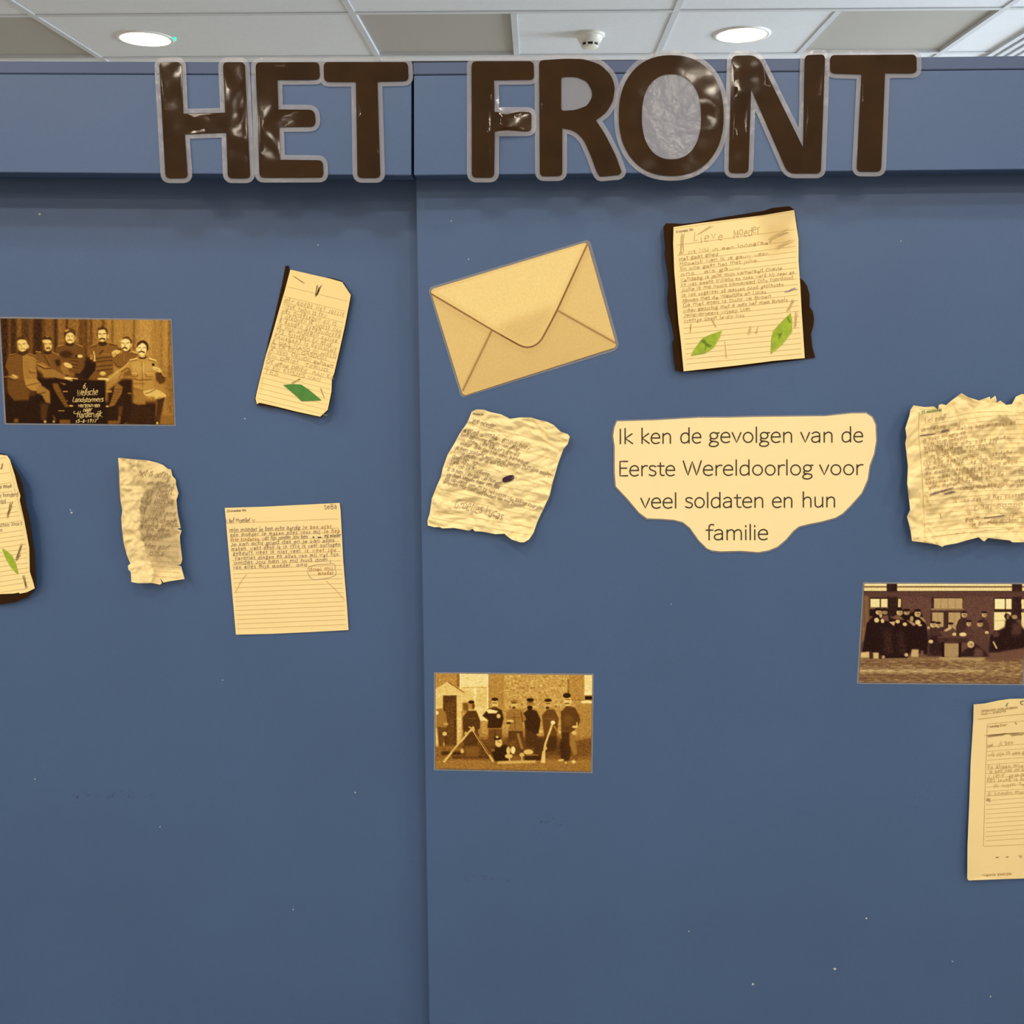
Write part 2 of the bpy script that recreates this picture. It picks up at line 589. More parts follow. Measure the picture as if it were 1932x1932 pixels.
def sheet(name, outline, Y, m, parent, zf=flat, spacing=4.0, holes=(), tone=None, thick=0.0004, smooth=True, smooth_rim=False):
    """a thin sheet with the given outline (photo pixels) lying on plane y = Y, raised by zf metres towards the room"""
    loops = [outline] + list(holes)
    v2, ed = [], []
    for lp in loops:
        i0 = len(v2)
        v2 += [Vector((float(x), float(y))) for x, y in lp]
        ed += [(i0 + i, i0 + (i + 1) % len(lp)) for i in range(len(lp))]
    if spacing:
        xs_ = [q[0] for q in outline]
        ys_ = [q[1] for q in outline]
        gx, gy = np.meshgrid(np.arange(min(xs_) + spacing / 2, max(xs_), spacing), np.arange(min(ys_) + spacing / 2, max(ys_), spacing))
        rs = np.random.RandomState(3)
        gx = gx + rs.uniform(-.25, .25, gx.shape) * spacing
        gy = gy + rs.uniform(-.25, .25, gy.shape) * spacing
        inner = offset_poly(outline, -spacing * 0.4)
        mk = inside_mask(gx, gy, inner)
        for h in holes:
            mk &= ~inside_mask(gx, gy, offset_poly(h, spacing * 0.4))
        v2 += [Vector((float(a), float(b))) for a, b in zip(gx[mk], gy[mk])]
    vv, _, ff, *_ = delaunay_2d_cdt(v2, ed, [], 4, 1e-5)
    verts = [W(v.x, v.y, Y - zf(v.x, v.y)) for v in vv]
    faces = []
    for f in ff:
        a, b, c = (vv[i] for i in f[:3])
        if holes:
            cx, cy = np.array([(a.x + b.x + c.x) / 3]), np.array([(a.y + b.y + c.y) / 3])
            if any(inside_mask(cx, cy, h)[0] for h in holes):
                continue
        cr = (b.x - a.x) * (c.y - a.y) - (b.y - a.y) * (c.x - a.x)
        faces.append(tuple(f) if cr < 0 else tuple(reversed(f)))
    o = mesh(name, verts, faces, m, parent, smooth)
    if tone is not None:
        ca = o.data.color_attributes.new('tone', 'FLOAT_COLOR', 'POINT')
        arr = np.ones((len(vv), 4), np.float32)
        arr[:, :3] = [tone(v.x, v.y) for v in vv]
        ca.data.foreach_set('color', arr.ravel())
    if not smooth_rim:
        cnt = {}
        for p_ in o.data.polygons:
            for e_ in p_.edge_keys:
                cnt[e_] = cnt.get(e_, 0) + 1
        for e_ in o.data.edges:
            k_ = tuple(sorted(e_.vertices))
            if cnt.get(k_, 0) == 1:
                e_.use_edge_sharp = True
    if thick:
        s = o.modifiers.new('thickness', 'SOLIDIFY')
        s.thickness = thick
        s.offset = -1
    return o


# ------------------------------------------------------------------ a single-stroke alphabet for print and handwriting
def arc(cx, cy, rx, ry, a0, a1, n=14):
    return [(cx + rx * math.cos(math.radians(a0 + (a1 - a0) * i / n)), cy + ry * math.sin(math.radians(a0 + (a1 - a0) * i / n))) for i in range(n + 1)]


def K(*p):
    return catmull(p, 5)


def L(*p):
    return list(p)


G = {
    'a': (.56, [K((.08, .6), (.2, .69), (.33, .69), (.44, .58), (.45, .42), (.45, 0)), K((.45, .41), (.28, .40), (.1, .33), (.05, .18), (.12, .03), (.26, 0), (.38, .06), (.45, .17))]),
    'b': (.6, [L((.09, 1.05), (.09, 0)), K((.09, .45), (.18, .63), (.32, .69), (.47, .6), (.53, .36), (.48, .1), (.33, 0), (.18, .04), (.09, .16))]),
    'c': (.48, [K((.44, .61), (.32, .69), (.18, .65), (.07, .5), (.05, .33), (.09, .12), (.22, 0), (.34, 0), (.45, .07))]),
    'd': (.6, [L((.5, 1.05), (.5, 0)), K((.5, .5), (.42, .65), (.28, .69), (.12, .58), (.06, .34), (.11, .08), (.25, 0), (.4, .06), (.5, .2))]),
    'e': (.56, [L((.06, .37), (.5, .37)), K((.5, .37), (.47, .57), (.37, .68), (.25, .69), (.11, .58), (.05, .36), (.09, .12), (.22, 0), (.36, 0), (.48, .06))]),
    'f': (.35, [K((.4, 1.03), (.3, 1.06), (.2, 1.0), (.17, .85), (.17, .6), (.17, 0)), L((.02, .67), (.36, .67))]),
    'g': (.54, [arc(.26, .47, .19, .22, 0, 360, 20), K((.15, .29), (.08, .22), (.1, .12), (.3, .07), (.46, 0), (.46, -.17), (.28, -.28), (.08, -.24), (.03, -.12), (.1, .0), (.2, .07)), L((.37, .65), (.53, .67))]),
    'h': (.58, [L((.09, 1.05), (.09, 0)), K((.09, .48), (.18, .62), (.31, .69), (.44, .62), (.48, .46), (.48, .2), (.48, 0))]),
    'i': (.19, [L((.09, .68), (.09, 0)), L((.09, .9), (.09, .97))]),
    'j': (.2, [K((.1, .68), (.1, .2), (.1, -.1), (.06, -.24), (-.05, -.28)), L((.1, .9), (.1, .97))]),
    'k': (.5, [L((.09, 1.05), (.09, 0)), L((.44, .68), (.1, .36), (.47, 0))]),
    'l': (.19, [L((.09, 1.05), (.09, 0))]),
    'm': (.9, [L((.09, .68), (.09, 0)), K((.09, .48), (.17, .62), (.28, .69), (.4, .63), (.44, .46), (.44, .2), (.44, 0)), K((.44, .48), (.52, .62), (.64, .69), (.76, .63), (.8, .46), (.8, .2), (.8, 0))]),
    'n': (.58, [L((.09, .68), (.09, 0)), K((.09, .48), (.18, .62), (.31, .69), (.44, .62), (.48, .46), (.48, .2), (.48, 0))]),
    'o': (.6, [arc(.3, .345, .24, .345, 90, 450, 24)]),
    'p': (.6, [L((.09, .68), (.09, -.28)), K((.09, .45), (.18, .63), (.32, .69), (.47, .6), (.53, .36), (.48, .1), (.33, 0), (.18, .04), (.09, .16))]),
    'q': (.6, [L((.5, .68), (.5, -.28)), K((.5, .5), (.42, .65), (.28, .69), (.12, .58), (.06, .34), (.11, .08), (.25, 0), (.4, .06), (.5, .2))]),
    'r': (.38, [L((.09, .68), (.09, 0)), K((.09, .46), (.16, .61), (.26, .69), (.38, .68))]),
    's': (.45, [K((.4, .62), (.28, .69), (.13, .66), (.08, .53), (.15, .41), (.3, .34), (.4, .24), (.38, .07), (.24, -.01), (.06, .06))]),
    't': (.38, [K((.17, .88), (.17, .5), (.17, .18), (.22, .03), (.36, .02)), L((.02, .67), (.36, .67))]),
    'u': (.58, [K((.09, .68), (.09, .35), (.11, .1), (.23, 0), (.36, .04), (.48, .2)), L((.48, .68), (.48, 0))]),
    'v': (.5, [L((.03, .68), (.25, 0), (.47, .68))]),
    'w': (.76, [L((.03, .68), (.21, 0), (.38, .66), (.55, 0), (.73, .68))]),
    'x': (.48, [L((.04, .68), (.44, 0)), L((.44, .68), (.04, 0))]),
    'y': (.5, [L((.04, .68), (.26, .02)), K((.47, .68), (.26, .02), (.17, -.2), (.02, -.27))]),
    'z': (.46, [L((.06, .67), (.41, .67), (.05, .01), (.43, .01))]),
    'A': (.66, [L((.03, 0), (.33, 1), (.63, 0)), L((.14, .36), (.52, .36))]),
    'B': (.62, [L((.1, 0), (.1, 1)), K((.1, 1), (.35, 1), (.5, .88), (.48, .64), (.3, .53), (.1, .53)), K((.1, .53), (.38, .52), (.56, .38), (.53, .1), (.34, 0), (.1, 0))]),
    'C': (.6, [K((.55, .88), (.4, 1), (.22, .95), (.07, .7), (.06, .35), (.18, .06), (.38, 0), (.55, .1))]),
    'D': (.68, [L((.1, 0), (.1, 1)), K((.1, 1), (.36, .98), (.57, .8), (.62, .5), (.55, .18), (.35, .02), (.1, 0))]),
    'E': (.54, [L((.5, 1), (.1, 1), (.1, 0), (.5, 0)), L((.1, .53), (.45, .53))]),
    'F': (.5, [L((.48, 1), (.1, 1), (.1, 0)), L((.1, .52), (.43, .52))]),
    'G': (.68, [K((.6, .88), (.42, 1), (.22, .95), (.07, .7), (.06, .35), (.18, .06), (.4, 0), (.6, .1)), L((.6, .1), (.6, .46), (.4, .46))]),
    'H': (.68, [L((.1, 0), (.1, 1)), L((.58, 0), (.58, 1)), L((.1, .52), (.58, .52))]),
    'I': (.24, [L((.12, 0), (.12, 1))]),
    'J': (.42, [K((.3, 1), (.3, .4), (.27, .08), (.14, -.02), (.02, .08))]),
    'K': (.6, [L((.1, 0), (.1, 1)), L((.52, 1), (.11, .5), (.55, 0))]),
    'L': (.48, [L((.1, 1), (.1, 0), (.46, 0))]),
    'M': (.84, [L((.08, 0), (.12, 1), (.42, .1), (.72, 1), (.76, 0))]),
    'N': (.7, [L((.1, 0), (.1, 1), (.6, 0), (.6, 1))]),
    'O': (.74, [arc(.37, .5, .31, .5, 90, 450, 24)]),
    'P': (.58, [L((.1, 0), (.1, 1)), K((.1, 1), (.36, 1), (.53, .88), (.52, .6), (.36, .46), (.1, .46))]),
    'R': (.6, [L((.1, 0), (.1, 1)), K((.1, 1), (.36, 1), (.5, .88), (.5, .64), (.34, .52), (.1, .52)), L((.3, .52), (.56, 0))]),
    'S': (.52, [K((.47, .9), (.3, 1), (.12, .93), (.1, .72), (.25, .56), (.42, .42), (.47, .2), (.35, .02), (.18, 0), (.05, .1))]),
    'T': (.56, [L((.02, 1), (.54, 1)), L((.28, 1), (.28, 0))]),
    'U': (.68, [K((.1, 1), (.1, .4), (.16, .08), (.34, 0), (.52, .08), (.58, .4), (.58, 1))]),
    'V': (.62, [L((.03, 1), (.31, 0), (.59, 1))]),
    'W': (.96, [L((.03, 1), (.26, 0), (.48, .96), (.70, 0), (.93, 1))]),
    'Y': (.58, [L((.03, 1), (.29, .48), (.55, 1)), L((.29, .48), (.29, 0))]),
    '0': (.54, [arc(.27, .5, .2, .5, 90, 450, 20)]),
    '1': (.4, [L((.06, .8), (.24, 1), (.24, 0))]),
    '2': (.54, [K((.06, .8), (.2, 1), (.42, .93), (.44, .65), (.2, .25), (.05, 0)), L((.05, 0), (.5, 0))]),
    '3': (.52, [K((.06, .9), (.25, 1), (.44, .85), (.38, .6), (.2, .53)), K((.2, .53), (.44, .45), (.47, .16), (.28, 0), (.04, .08))]),
    '4': (.54, [L((.38, 0), (.38, 1), (.04, .3), (.52, .3))]),
    '5': (.52, [L((.44, 1), (.12, 1), (.09, .56)), K((.09, .56), (.3, .62), (.47, .42), (.4, .08), (.2, 0), (.04, .06))]),
    '6': (.52, [K((.42, .96), (.2, .8), (.08, .45), (.12, .1), (.28, 0), (.45, .15), (.42, .45), (.25, .55), (.1, .4))]),
    '7': (.5, [L((.04, 1), (.46, 1), (.18, 0))]),
    '8': (.54, [arc(.27, .76, .17, .24, 0, 360, 16), arc(.27, .26, .21, .27, 0, 360, 16)]),
    '9': (.52, [K((.44, .6), (.25, .48), (.08, .66), (.16, .96), (.36, .97), (.45, .7), (.4, .3), (.2, 0))]),
    '.': (.2, [L((.08, 0), (.1, .05))]), ',': (.2, [L((.12, .06), (.06, -.12))]), '-': (.4, [L((.06, .42), (.34, .42))]),
    "'": (.14, [L((.07, 1), (.06, .82))]), '!': (.2, [L((.1, 1), (.1, .25)), L((.1, 0), (.1, .05))]), ' ': (.36, []),
    '~': (.7, [K((0, .3), (.1, .5), (.2, .2), (.3, .5), (.4, .2), (.5, .5), (.6, .25), (.7, .4))]),
    '*': (.6, [arc(.28, .35, .22, .3, 80, 440, 14)]),
}


class Ink:
    """ribbons of ink lying just above a sheet"""

    def __init__(s, Y, zf=flat, lift=0.0004, clip=None):
        s.Y, s.zf, s.lift = Y, zf, lift
        s.clip = offset_poly(clip, -1.2) if clip else None
        s.v, s.f = [], []

    def stroke(s, pts, w):
        pts = [np.array(p, float) for p in pts]
        q = [pts[0]]
        for p in pts[1:]:
            if np.linalg.norm(p - q[-1]) > 0.25:
                q.append(p)
        if len(q) < 2:
            return
        # subdivide long spans so that the ribbon follows the sheet
        r = [q[0]]
        for a, b in zip(q, q[1:]):
            k = max(1, int(np.linalg.norm(b - a) / 7))
            for i in range(1, k + 1):
                r.append(a + (b - a) * i / k)
        q = r
        i0 = len(s.v)
        n = len(q)
        for i, p in enumerate(q):
            t = q[min(i + 1, n - 1)] - q[max(i - 1, 0)]
            t = t / (np.linalg.norm(t) + 1e-9)
            nn = np.array((-t[1], t[0])) * w / 2
            if i == 0:
                p = p - t * w * 0.4
            if i == n - 1:
                p = p + t * w * 0.4
            for sg in (1, -1):
                x, y = p + sg * nn
                s.v.append(W(x, y, s.Y - s.zf(x, y) - s.lift))
        if s.clip:
            qx, qy = np.array([p[0] for p in q]), np.array([p[1] for p in q])
            ok = inside_mask(qx, qy, s.clip)
        for i in range(n - 1):
            if s.clip and not (ok[i] and ok[i + 1]):
                continue
            a = i0 + 2 * i
            s.f.append((a, a + 2, a + 3, a + 1))

    def poly(s, pts):
        i0 = len(s.v)
        for x, y in pts:
            s.v.append(W(x, y, s.Y - s.zf(x, y) - s.lift))
        k = tuple(range(i0, i0 + len(pts)))
        s.f.append(k if area2(pts) < 0 else k[::-1])

    def text(s, txt, p0, p1, h, w, jit=0.0, slant=0.0, bow=0.0, fit=True, wide=False):
        """txt set from p0 to p1 (baseline ends, pixels), capital height h pixels"""
        adv = [G.get(c, G['~'])[0] for c in txt]
        d = np.array(p1, float) - np.array(p0, float)
        ln = np.linalg.norm(d)
        e = d / ln
        u = np.array((e[1], -e[0]))
        tot = sum(adv)
        gap = 0.0
        sx_ = 1.0
        if fit:
            extra = ln / h - tot
            gap = extra / max(1, len(txt) - 0.5)
            if wide:
                sx_ = ln / h / (tot + 0.035 * len(txt))
                gap = 0.035 * sx_
            elif gap < -0.02 or gap > 0.35:
                sx_ = ln / h / (tot + 0.1 * len(txt))
                gap = 0.1 * sx_
        x = 0.0
        for c, a in zip(txt, adv):
            dy = random.gauss(0, jit * 0.12)
            ks = 1 + random.gauss(0, jit * 0.12)
            for st in G.get(c, G['~'])[1]:
                pts = []
                for gx, gy in st:
                    xx = x + gx * sx_ + slant * gy + random.gauss(0, jit * 0.03)
                    yy = gy * ks + dy + random.gauss(0, jit * 0.03)
                    tt = xx * h / ln
                    q = np.array(p0, float) + e * xx * h + u * (yy * h + bow * 4 * tt * (1 - tt))
                    pts.append(q)
                s.stroke(pts, w)
            x += a * sx_ + gap

    def build(s, name, m, parent):
        o = mesh(name, s.v, s.f, m, parent)
        o['kind'] = 'stuff'
        return o


# ------------------------------------------------------------------ the laminated letters
Z1, Z2, Z3 = zt(0, 0, 2.9273), zt(640, 0, 2.9273), zt(1272, 0, 2.9273)


def wob(seed, amp, scale):
    return lambda px, py: amp * mnoise.noise(Vector((px / scale + seed * 7.3, py / scale, seed * 3.1)))


YLET = YF - 0.0016


def letter(ch, label, outline, holes=(), film_holes=(), seed=0, margin=9.0):
    ctr = W(sum(p[0] for p in outline) / len(outline), 320, YLET)
    t = thing('laminated_letter', label, 'letter', (ctr.x, YLET, ctr.z))
    zf = wob(seed, 0.00055, 36)
    if ch == 'F':                                # its middle bar is bowed out to catch a ceiling lamp as a glint
        wf = zf

        def zf(px, py):
            k = min(1.0, max(0.0, 1 - (abs(py - 229) - 24) / 12))
            return wf(px, py) + k * float(np.interp(px, [918, 950, 1010, 1030], [0, 0.0068, 0.0, -0.0006])) + k * 0.000019 * (py - 229)
    zc = lambda a, b: zf(a, b) + 0.0012
    ff = offset_poly(outline, margin)
    ff = round_poly(ff, 6, 3)
    sheet('laminate_film', ff, YLET - 0.0012, M['film'], t, zf, 9.0, film_holes, thick=0.0003)
    sheet('letter_card', outline, YLET - 0.0012, M['card'], t, zc, 7.0, holes, thick=0.0005)
    return t


def ell(cx, cy, rx, ry, n=56, p=2.0):
    o = []
    for i in range(n):
        a = 2 * math.pi * i / n
        c_, s_ = math.cos(a), math.sin(a)
        o.append((cx + rx * math.copysign(abs(c_) ** (2 / p), c_), cy + ry * math.copysign(abs(s_) ** (2 / p), s_)))
    return o


hH = Z1([(878, 343), (1000, 343), (1012, 628), (1243, 622), (1231, 343), (1351, 343), (1382, 985), (1258, 985), (1249, 732), (1020, 741), (1037, 985), (914, 985)])
letter('H', 'laminated brown capital letter H at the left end of the sign', round_poly(hH, [9, 9, 1.5, 1.5, 9, 9, 9, 9, 1.5, 1.5, 9, 9]), seed=1)
hE = Z1([(1411, 344), (1762, 344), (1768, 440), (1532, 441), (1537, 604), (1738, 606), (1744, 700), (1542, 702), (1548, 882), (1782, 885), (1787, 981), (1433, 982)])
letter('E', 'laminated brown capital letter E on blue fascia', round_poly(hE, [10, 9, 10, 1.5, 1.5, 12, 12, 1.5, 1.5, 9, 9, 9]), seed=2)
hT = Z2([(-86, 343), (379, 343), (383, 447), (211, 451), (227, 983), (101, 983), (92, 452), (-84, 452)])
letter('T', 'laminated brown capital letter T beside the E and the fascia seam', round_poly(hT, [9, 9, 9, 1.5, 9, 9, 1.5, 10]), seed=3)
hF = Z2([(731, 338), (1073, 338), (1077, 440), (855, 442), (857, 618), (1062, 618), (1062, 725), (857, 726), (856, 981), (732, 981)])
letter('F', 'laminated brown capital letter F with a bright glint on its middle bar', round_poly(hF, [10, 9, 9, 1.5, 1.5, 8, 8, 1.5, 9, 9]), seed=4)
hR = Z2([(1104, 333), (1250, 324), (1350, 326), (1440, 355), (1500, 412), (1524, 480), (1512, 560), (1475, 622), (1417, 664), (1468, 740), (1528, 860), (1560, 950), (1546, 966),
         (1438, 976), (1420, 945), (1390, 860), (1350, 770), (1300, 722), (1232, 707), (1232, 973), (1108, 974)])
cR = Z2([(1226, 424), (1310, 424), (1368, 450), (1396, 500), (1396, 540), (1368, 585), (1300, 608), (1226, 612)])
letter('R', 'laminated brown capital letter R beside the round O', round_poly(hR, [9, 9, 9, 9, 9, 9, 9, 9, 2, 9, 9, 5, 5, 5, 9, 9, 9, 9, 1.5, 9, 9]), [round_poly(cR, 6)], seed=5)
letter('O', 'laminated brown capital letter O with clear film inside', ell(1266.5, 218, 99, 114, p=2.25), [ell(1267, 220, 56, 80.5, p=2.3)], seed=6)
hN = Z3([(318, 308), (460, 304), (712, 815), (722, 304), (834, 300), (810, 958), (628, 958), (425, 490), (410, 956), (301, 956)])
letter('N', 'laminated brown capital letter N beside the round O', round_poly(hN, [10, 18, 1, 9, 9, 9, 14, 1, 9, 9]), seed=7)
hT2 = Z3([(862, 304), (1338, 301), (1340, 404), (1165, 404), (1143, 948), (1008, 948), (1035, 410), (862, 405)])
letter('T', 'laminated brown capital letter T at the right end of the sign', round_poly(hT2, [9, 9, 9, 1.5, 9, 9, 1.5, 10]), seed=8)


# ------------------------------------------------------------------ painted tone pictures for the flat prints
class Paint:
    def __init__(s, x0, y0, x1, y1, base, k=3.0):
        s.x0, s.y0, s.k = x0, y0, k
        s.w, s.h = int((x1 - x0) * k) + 2, int((y1 - y0) * k) + 2
        s.a = np.full((s.h, s.w), float(base))
        s.tr = None
        s.rs = np.random.RandomState(11)

    def set(s, ox, oy, sc):
        s.tr = (ox, oy, sc)

    def c(s, pts):
        ox, oy, sc = s.tr
        return [((ox + x / sc - s.x0) * s.k, (oy + y / sc - s.y0) * s.k) for x, y in pts]

    @staticmethod
    def blur(m, r):
        r = int(round(r))
        if r < 1:
            return m
        for _ in range(2):
            for ax in (0, 1):
                p = np.pad(m, [(r + 1, r) if i == ax else (0, 0) for i in (0, 1)], mode='edge')
                cs = np.cumsum(p, axis=ax)
                n = 2 * r + 1
                if ax == 0:
                    m = (cs[n:] - cs[:-n]) / n
                else:
                    m = (cs[:, n:] - cs[:, :-n]) / n
        return m

    def _fill(s, pts, val, soft, op):
        xs_ = [p[0] for p in pts]
        ys_ = [p[1] for p in pts]
        pad = 4 + 3 * soft
        a0, a1 = max(0, int(min(xs_) - pad)), min(s.w, int(max(xs_) + pad) + 1)
        b0, b1 = max(0, int(min(ys_) - pad)), min(s.h, int(max(ys_) + pad) + 1)
        if a1 <= a0 or b1 <= b0:
            return
        gx, gy = np.meshgrid(np.arange(a0, a1) + .5, np.arange(b0, b1) + .5)
        m = s.blur(inside_mask(gx, gy, pts).astype(float), soft) * op
        reg = s.a[b0:b1, a0:a1]
        s.a[b0:b1, a0:a1] = reg * (1 - m) + val * m

    def P(s, val, *pts, soft=1, op=1.0):
        s._fill(s.c(pts), val, soft, op)

    def E(s, val, cx, cy, rx, ry, rot=0, soft=1, op=1.0):
        r = math.radians(rot)
        pts = []
        for i in range(24):
            a = 2 * math.pi * i / 24
            x, y = rx * math.cos(a), ry * math.sin(a)
            pts.append((cx + x * math.cos(r) - y * math.sin(r), cy + x * math.sin(r) + y * math.cos(r)))
        s._fill(s.c(pts), val, soft, op)

    def R(s, val, x0, y0, x1, y1, soft=0, op=1.0):
        s.P(val, (x0, y0), (x1, y0), (x1, y1), (x0, y1), soft=soft, op=op)

    def S(s, val, w, *pts, soft=1, op=1.0):
        for (ax, ay), (bx, by) in zip(pts, pts[1:]):
            dx, dy = bx - ax, by - ay
            ln = math.hypot(dx, dy) or 1
            nx, ny = -dy / ln * w / 2, dx / ln * w / 2
            s.P(val, (ax + nx, ay + ny), (bx + nx, by + ny), (bx - nx, by - ny), (ax - nx, ay - ny), soft=soft, op=op)

    def noise(s, amp, sx_=1, sy_=1):
        n = s.rs.normal(0, 1, (s.h, s.w))
        p = s.blur(n, 1)
        if sx_ > 1:
            r = int(sx_)
            q = np.pad(p, [(0, 0), (r + 1, r)], mode='wrap')
            cs = np.cumsum(q, 1)
            p = (cs[:, 2 * r + 1:] - cs[:, :-(2 * r + 1)]) / (2 * r + 1)
        if sy_ > 1:
            r = int(sy_)
            q = np.pad(p, [(r + 1, r), (0, 0)], mode='wrap')
            cs = np.cumsum(q, 0)
            p = (cs[2 * r + 1:] - cs[:-(2 * r + 1)]) / (2 * r + 1)
        p = p / (p.std() + 1e-9)
        s.a += p * amp

    def sampler(s, ramp):
        ks = [r[0] for r in ramp]
        cols = np.array([[min(0.92, lin(v) / i) for v, i in zip(r[1], ILL)] for r in ramp])

        def f(px, py):
            x = np.clip((np.asarray(px) - s.x0) * s.k, 0, s.w - 1.01)
            y = np.clip((np.asarray(py) - s.y0) * s.k, 0, s.h - 1.01)
            xi, yi = x.astype(int), y.astype(int)
            fx, fy = x - xi, y - yi
            A = s.a
            v = (A[yi, xi] * (1 - fx) + A[yi, xi + 1] * fx) * (1 - fy) + (A[yi + 1, xi] * (1 - fx) + A[yi + 1, xi + 1] * fx) * fy
            return np.stack([np.interp(v, ks, cols[:, j]) for j in range(3)], -1)
        return f


def print_grid(name, quad, Y, samp, m, parent, step=1.0, corner=0.0, zf=flat):
    """a four-cornered print (TL, TR, BR, BL in pixels) as a fine grid that carries the picture's tones"""
    tl, tr_, br, bl = (np.array(q, float) for q in quad)
    nx = int(np.linalg.norm(tr_ - tl) / step)
    ny = int(np.linalg.norm(bl - tl) / step)
    u, v = np.meshgrid(np.linspace(0, 1, nx + 1), np.linspace(0, 1, ny + 1))
    if corner:
        hh, ww = np.linalg.norm(bl - tl), np.linalg.norm(tr_ - tl)
        d = np.minimum(v, 1 - v) * hh
        ins = np.where(d < corner, corner - np.sqrt(np.maximum(0, corner ** 2 - (corner - d) ** 2)), 0) / ww
        u = ins + u * (1 - 2 * ins)
    P_ = ((1 - u) * (1 - v))[..., None] * tl + (u * (1 - v))[..., None] * tr_ + (u * v)[..., None] * br + ((1 - u) * v)[..., None] * bl
    flatp = P_.reshape(-1, 2)
    verts = [W(a, b, Y - zf(a, b)) for a, b in flatp]
    n1 = nx + 1
    faces = [(j * n1 + i, (j + 1) * n1 + i, (j + 1) * n1 + i + 1, j * n1 + i + 1) for j in range(ny) for i in range(nx)]
    o = mesh(name, verts, faces, m, parent, True)
    ca = o.data.color_attributes.new('tone', 'FLOAT_COLOR', 'POINT')
    arr = np.ones((len(verts), 4), np.float32)
    arr[:, :3] = samp(flatp[:, 0], flatp[:, 1])
    ca.data.foreach_set('color', arr.ravel())
    s = o.modifiers.new('thickness', 'SOLIDIFY')
    s.thickness = 0.0004
    s.offset = -1
    return o


SEPIA = [(0, (14, 4, 0)), (30, (38, 15, 2)), (60, (80, 44, 12)), (100, (128, 78, 24)), (150, (188, 132, 52)), (200, (236, 190, 96)), (235, (252, 222, 140)), (255, (255, 236, 180))]
DUSK = [(0, (14, 3, 2)), (30, (38, 15, 12)), (75, (104, 66, 50)), (110, (130, 90, 52)), (160, (186, 148, 92)), (200, (222, 184, 112)), (235, (250, 224, 150)), (255, (255, 236, 180))]
PHOTO = 'glossy old sepia photographs'


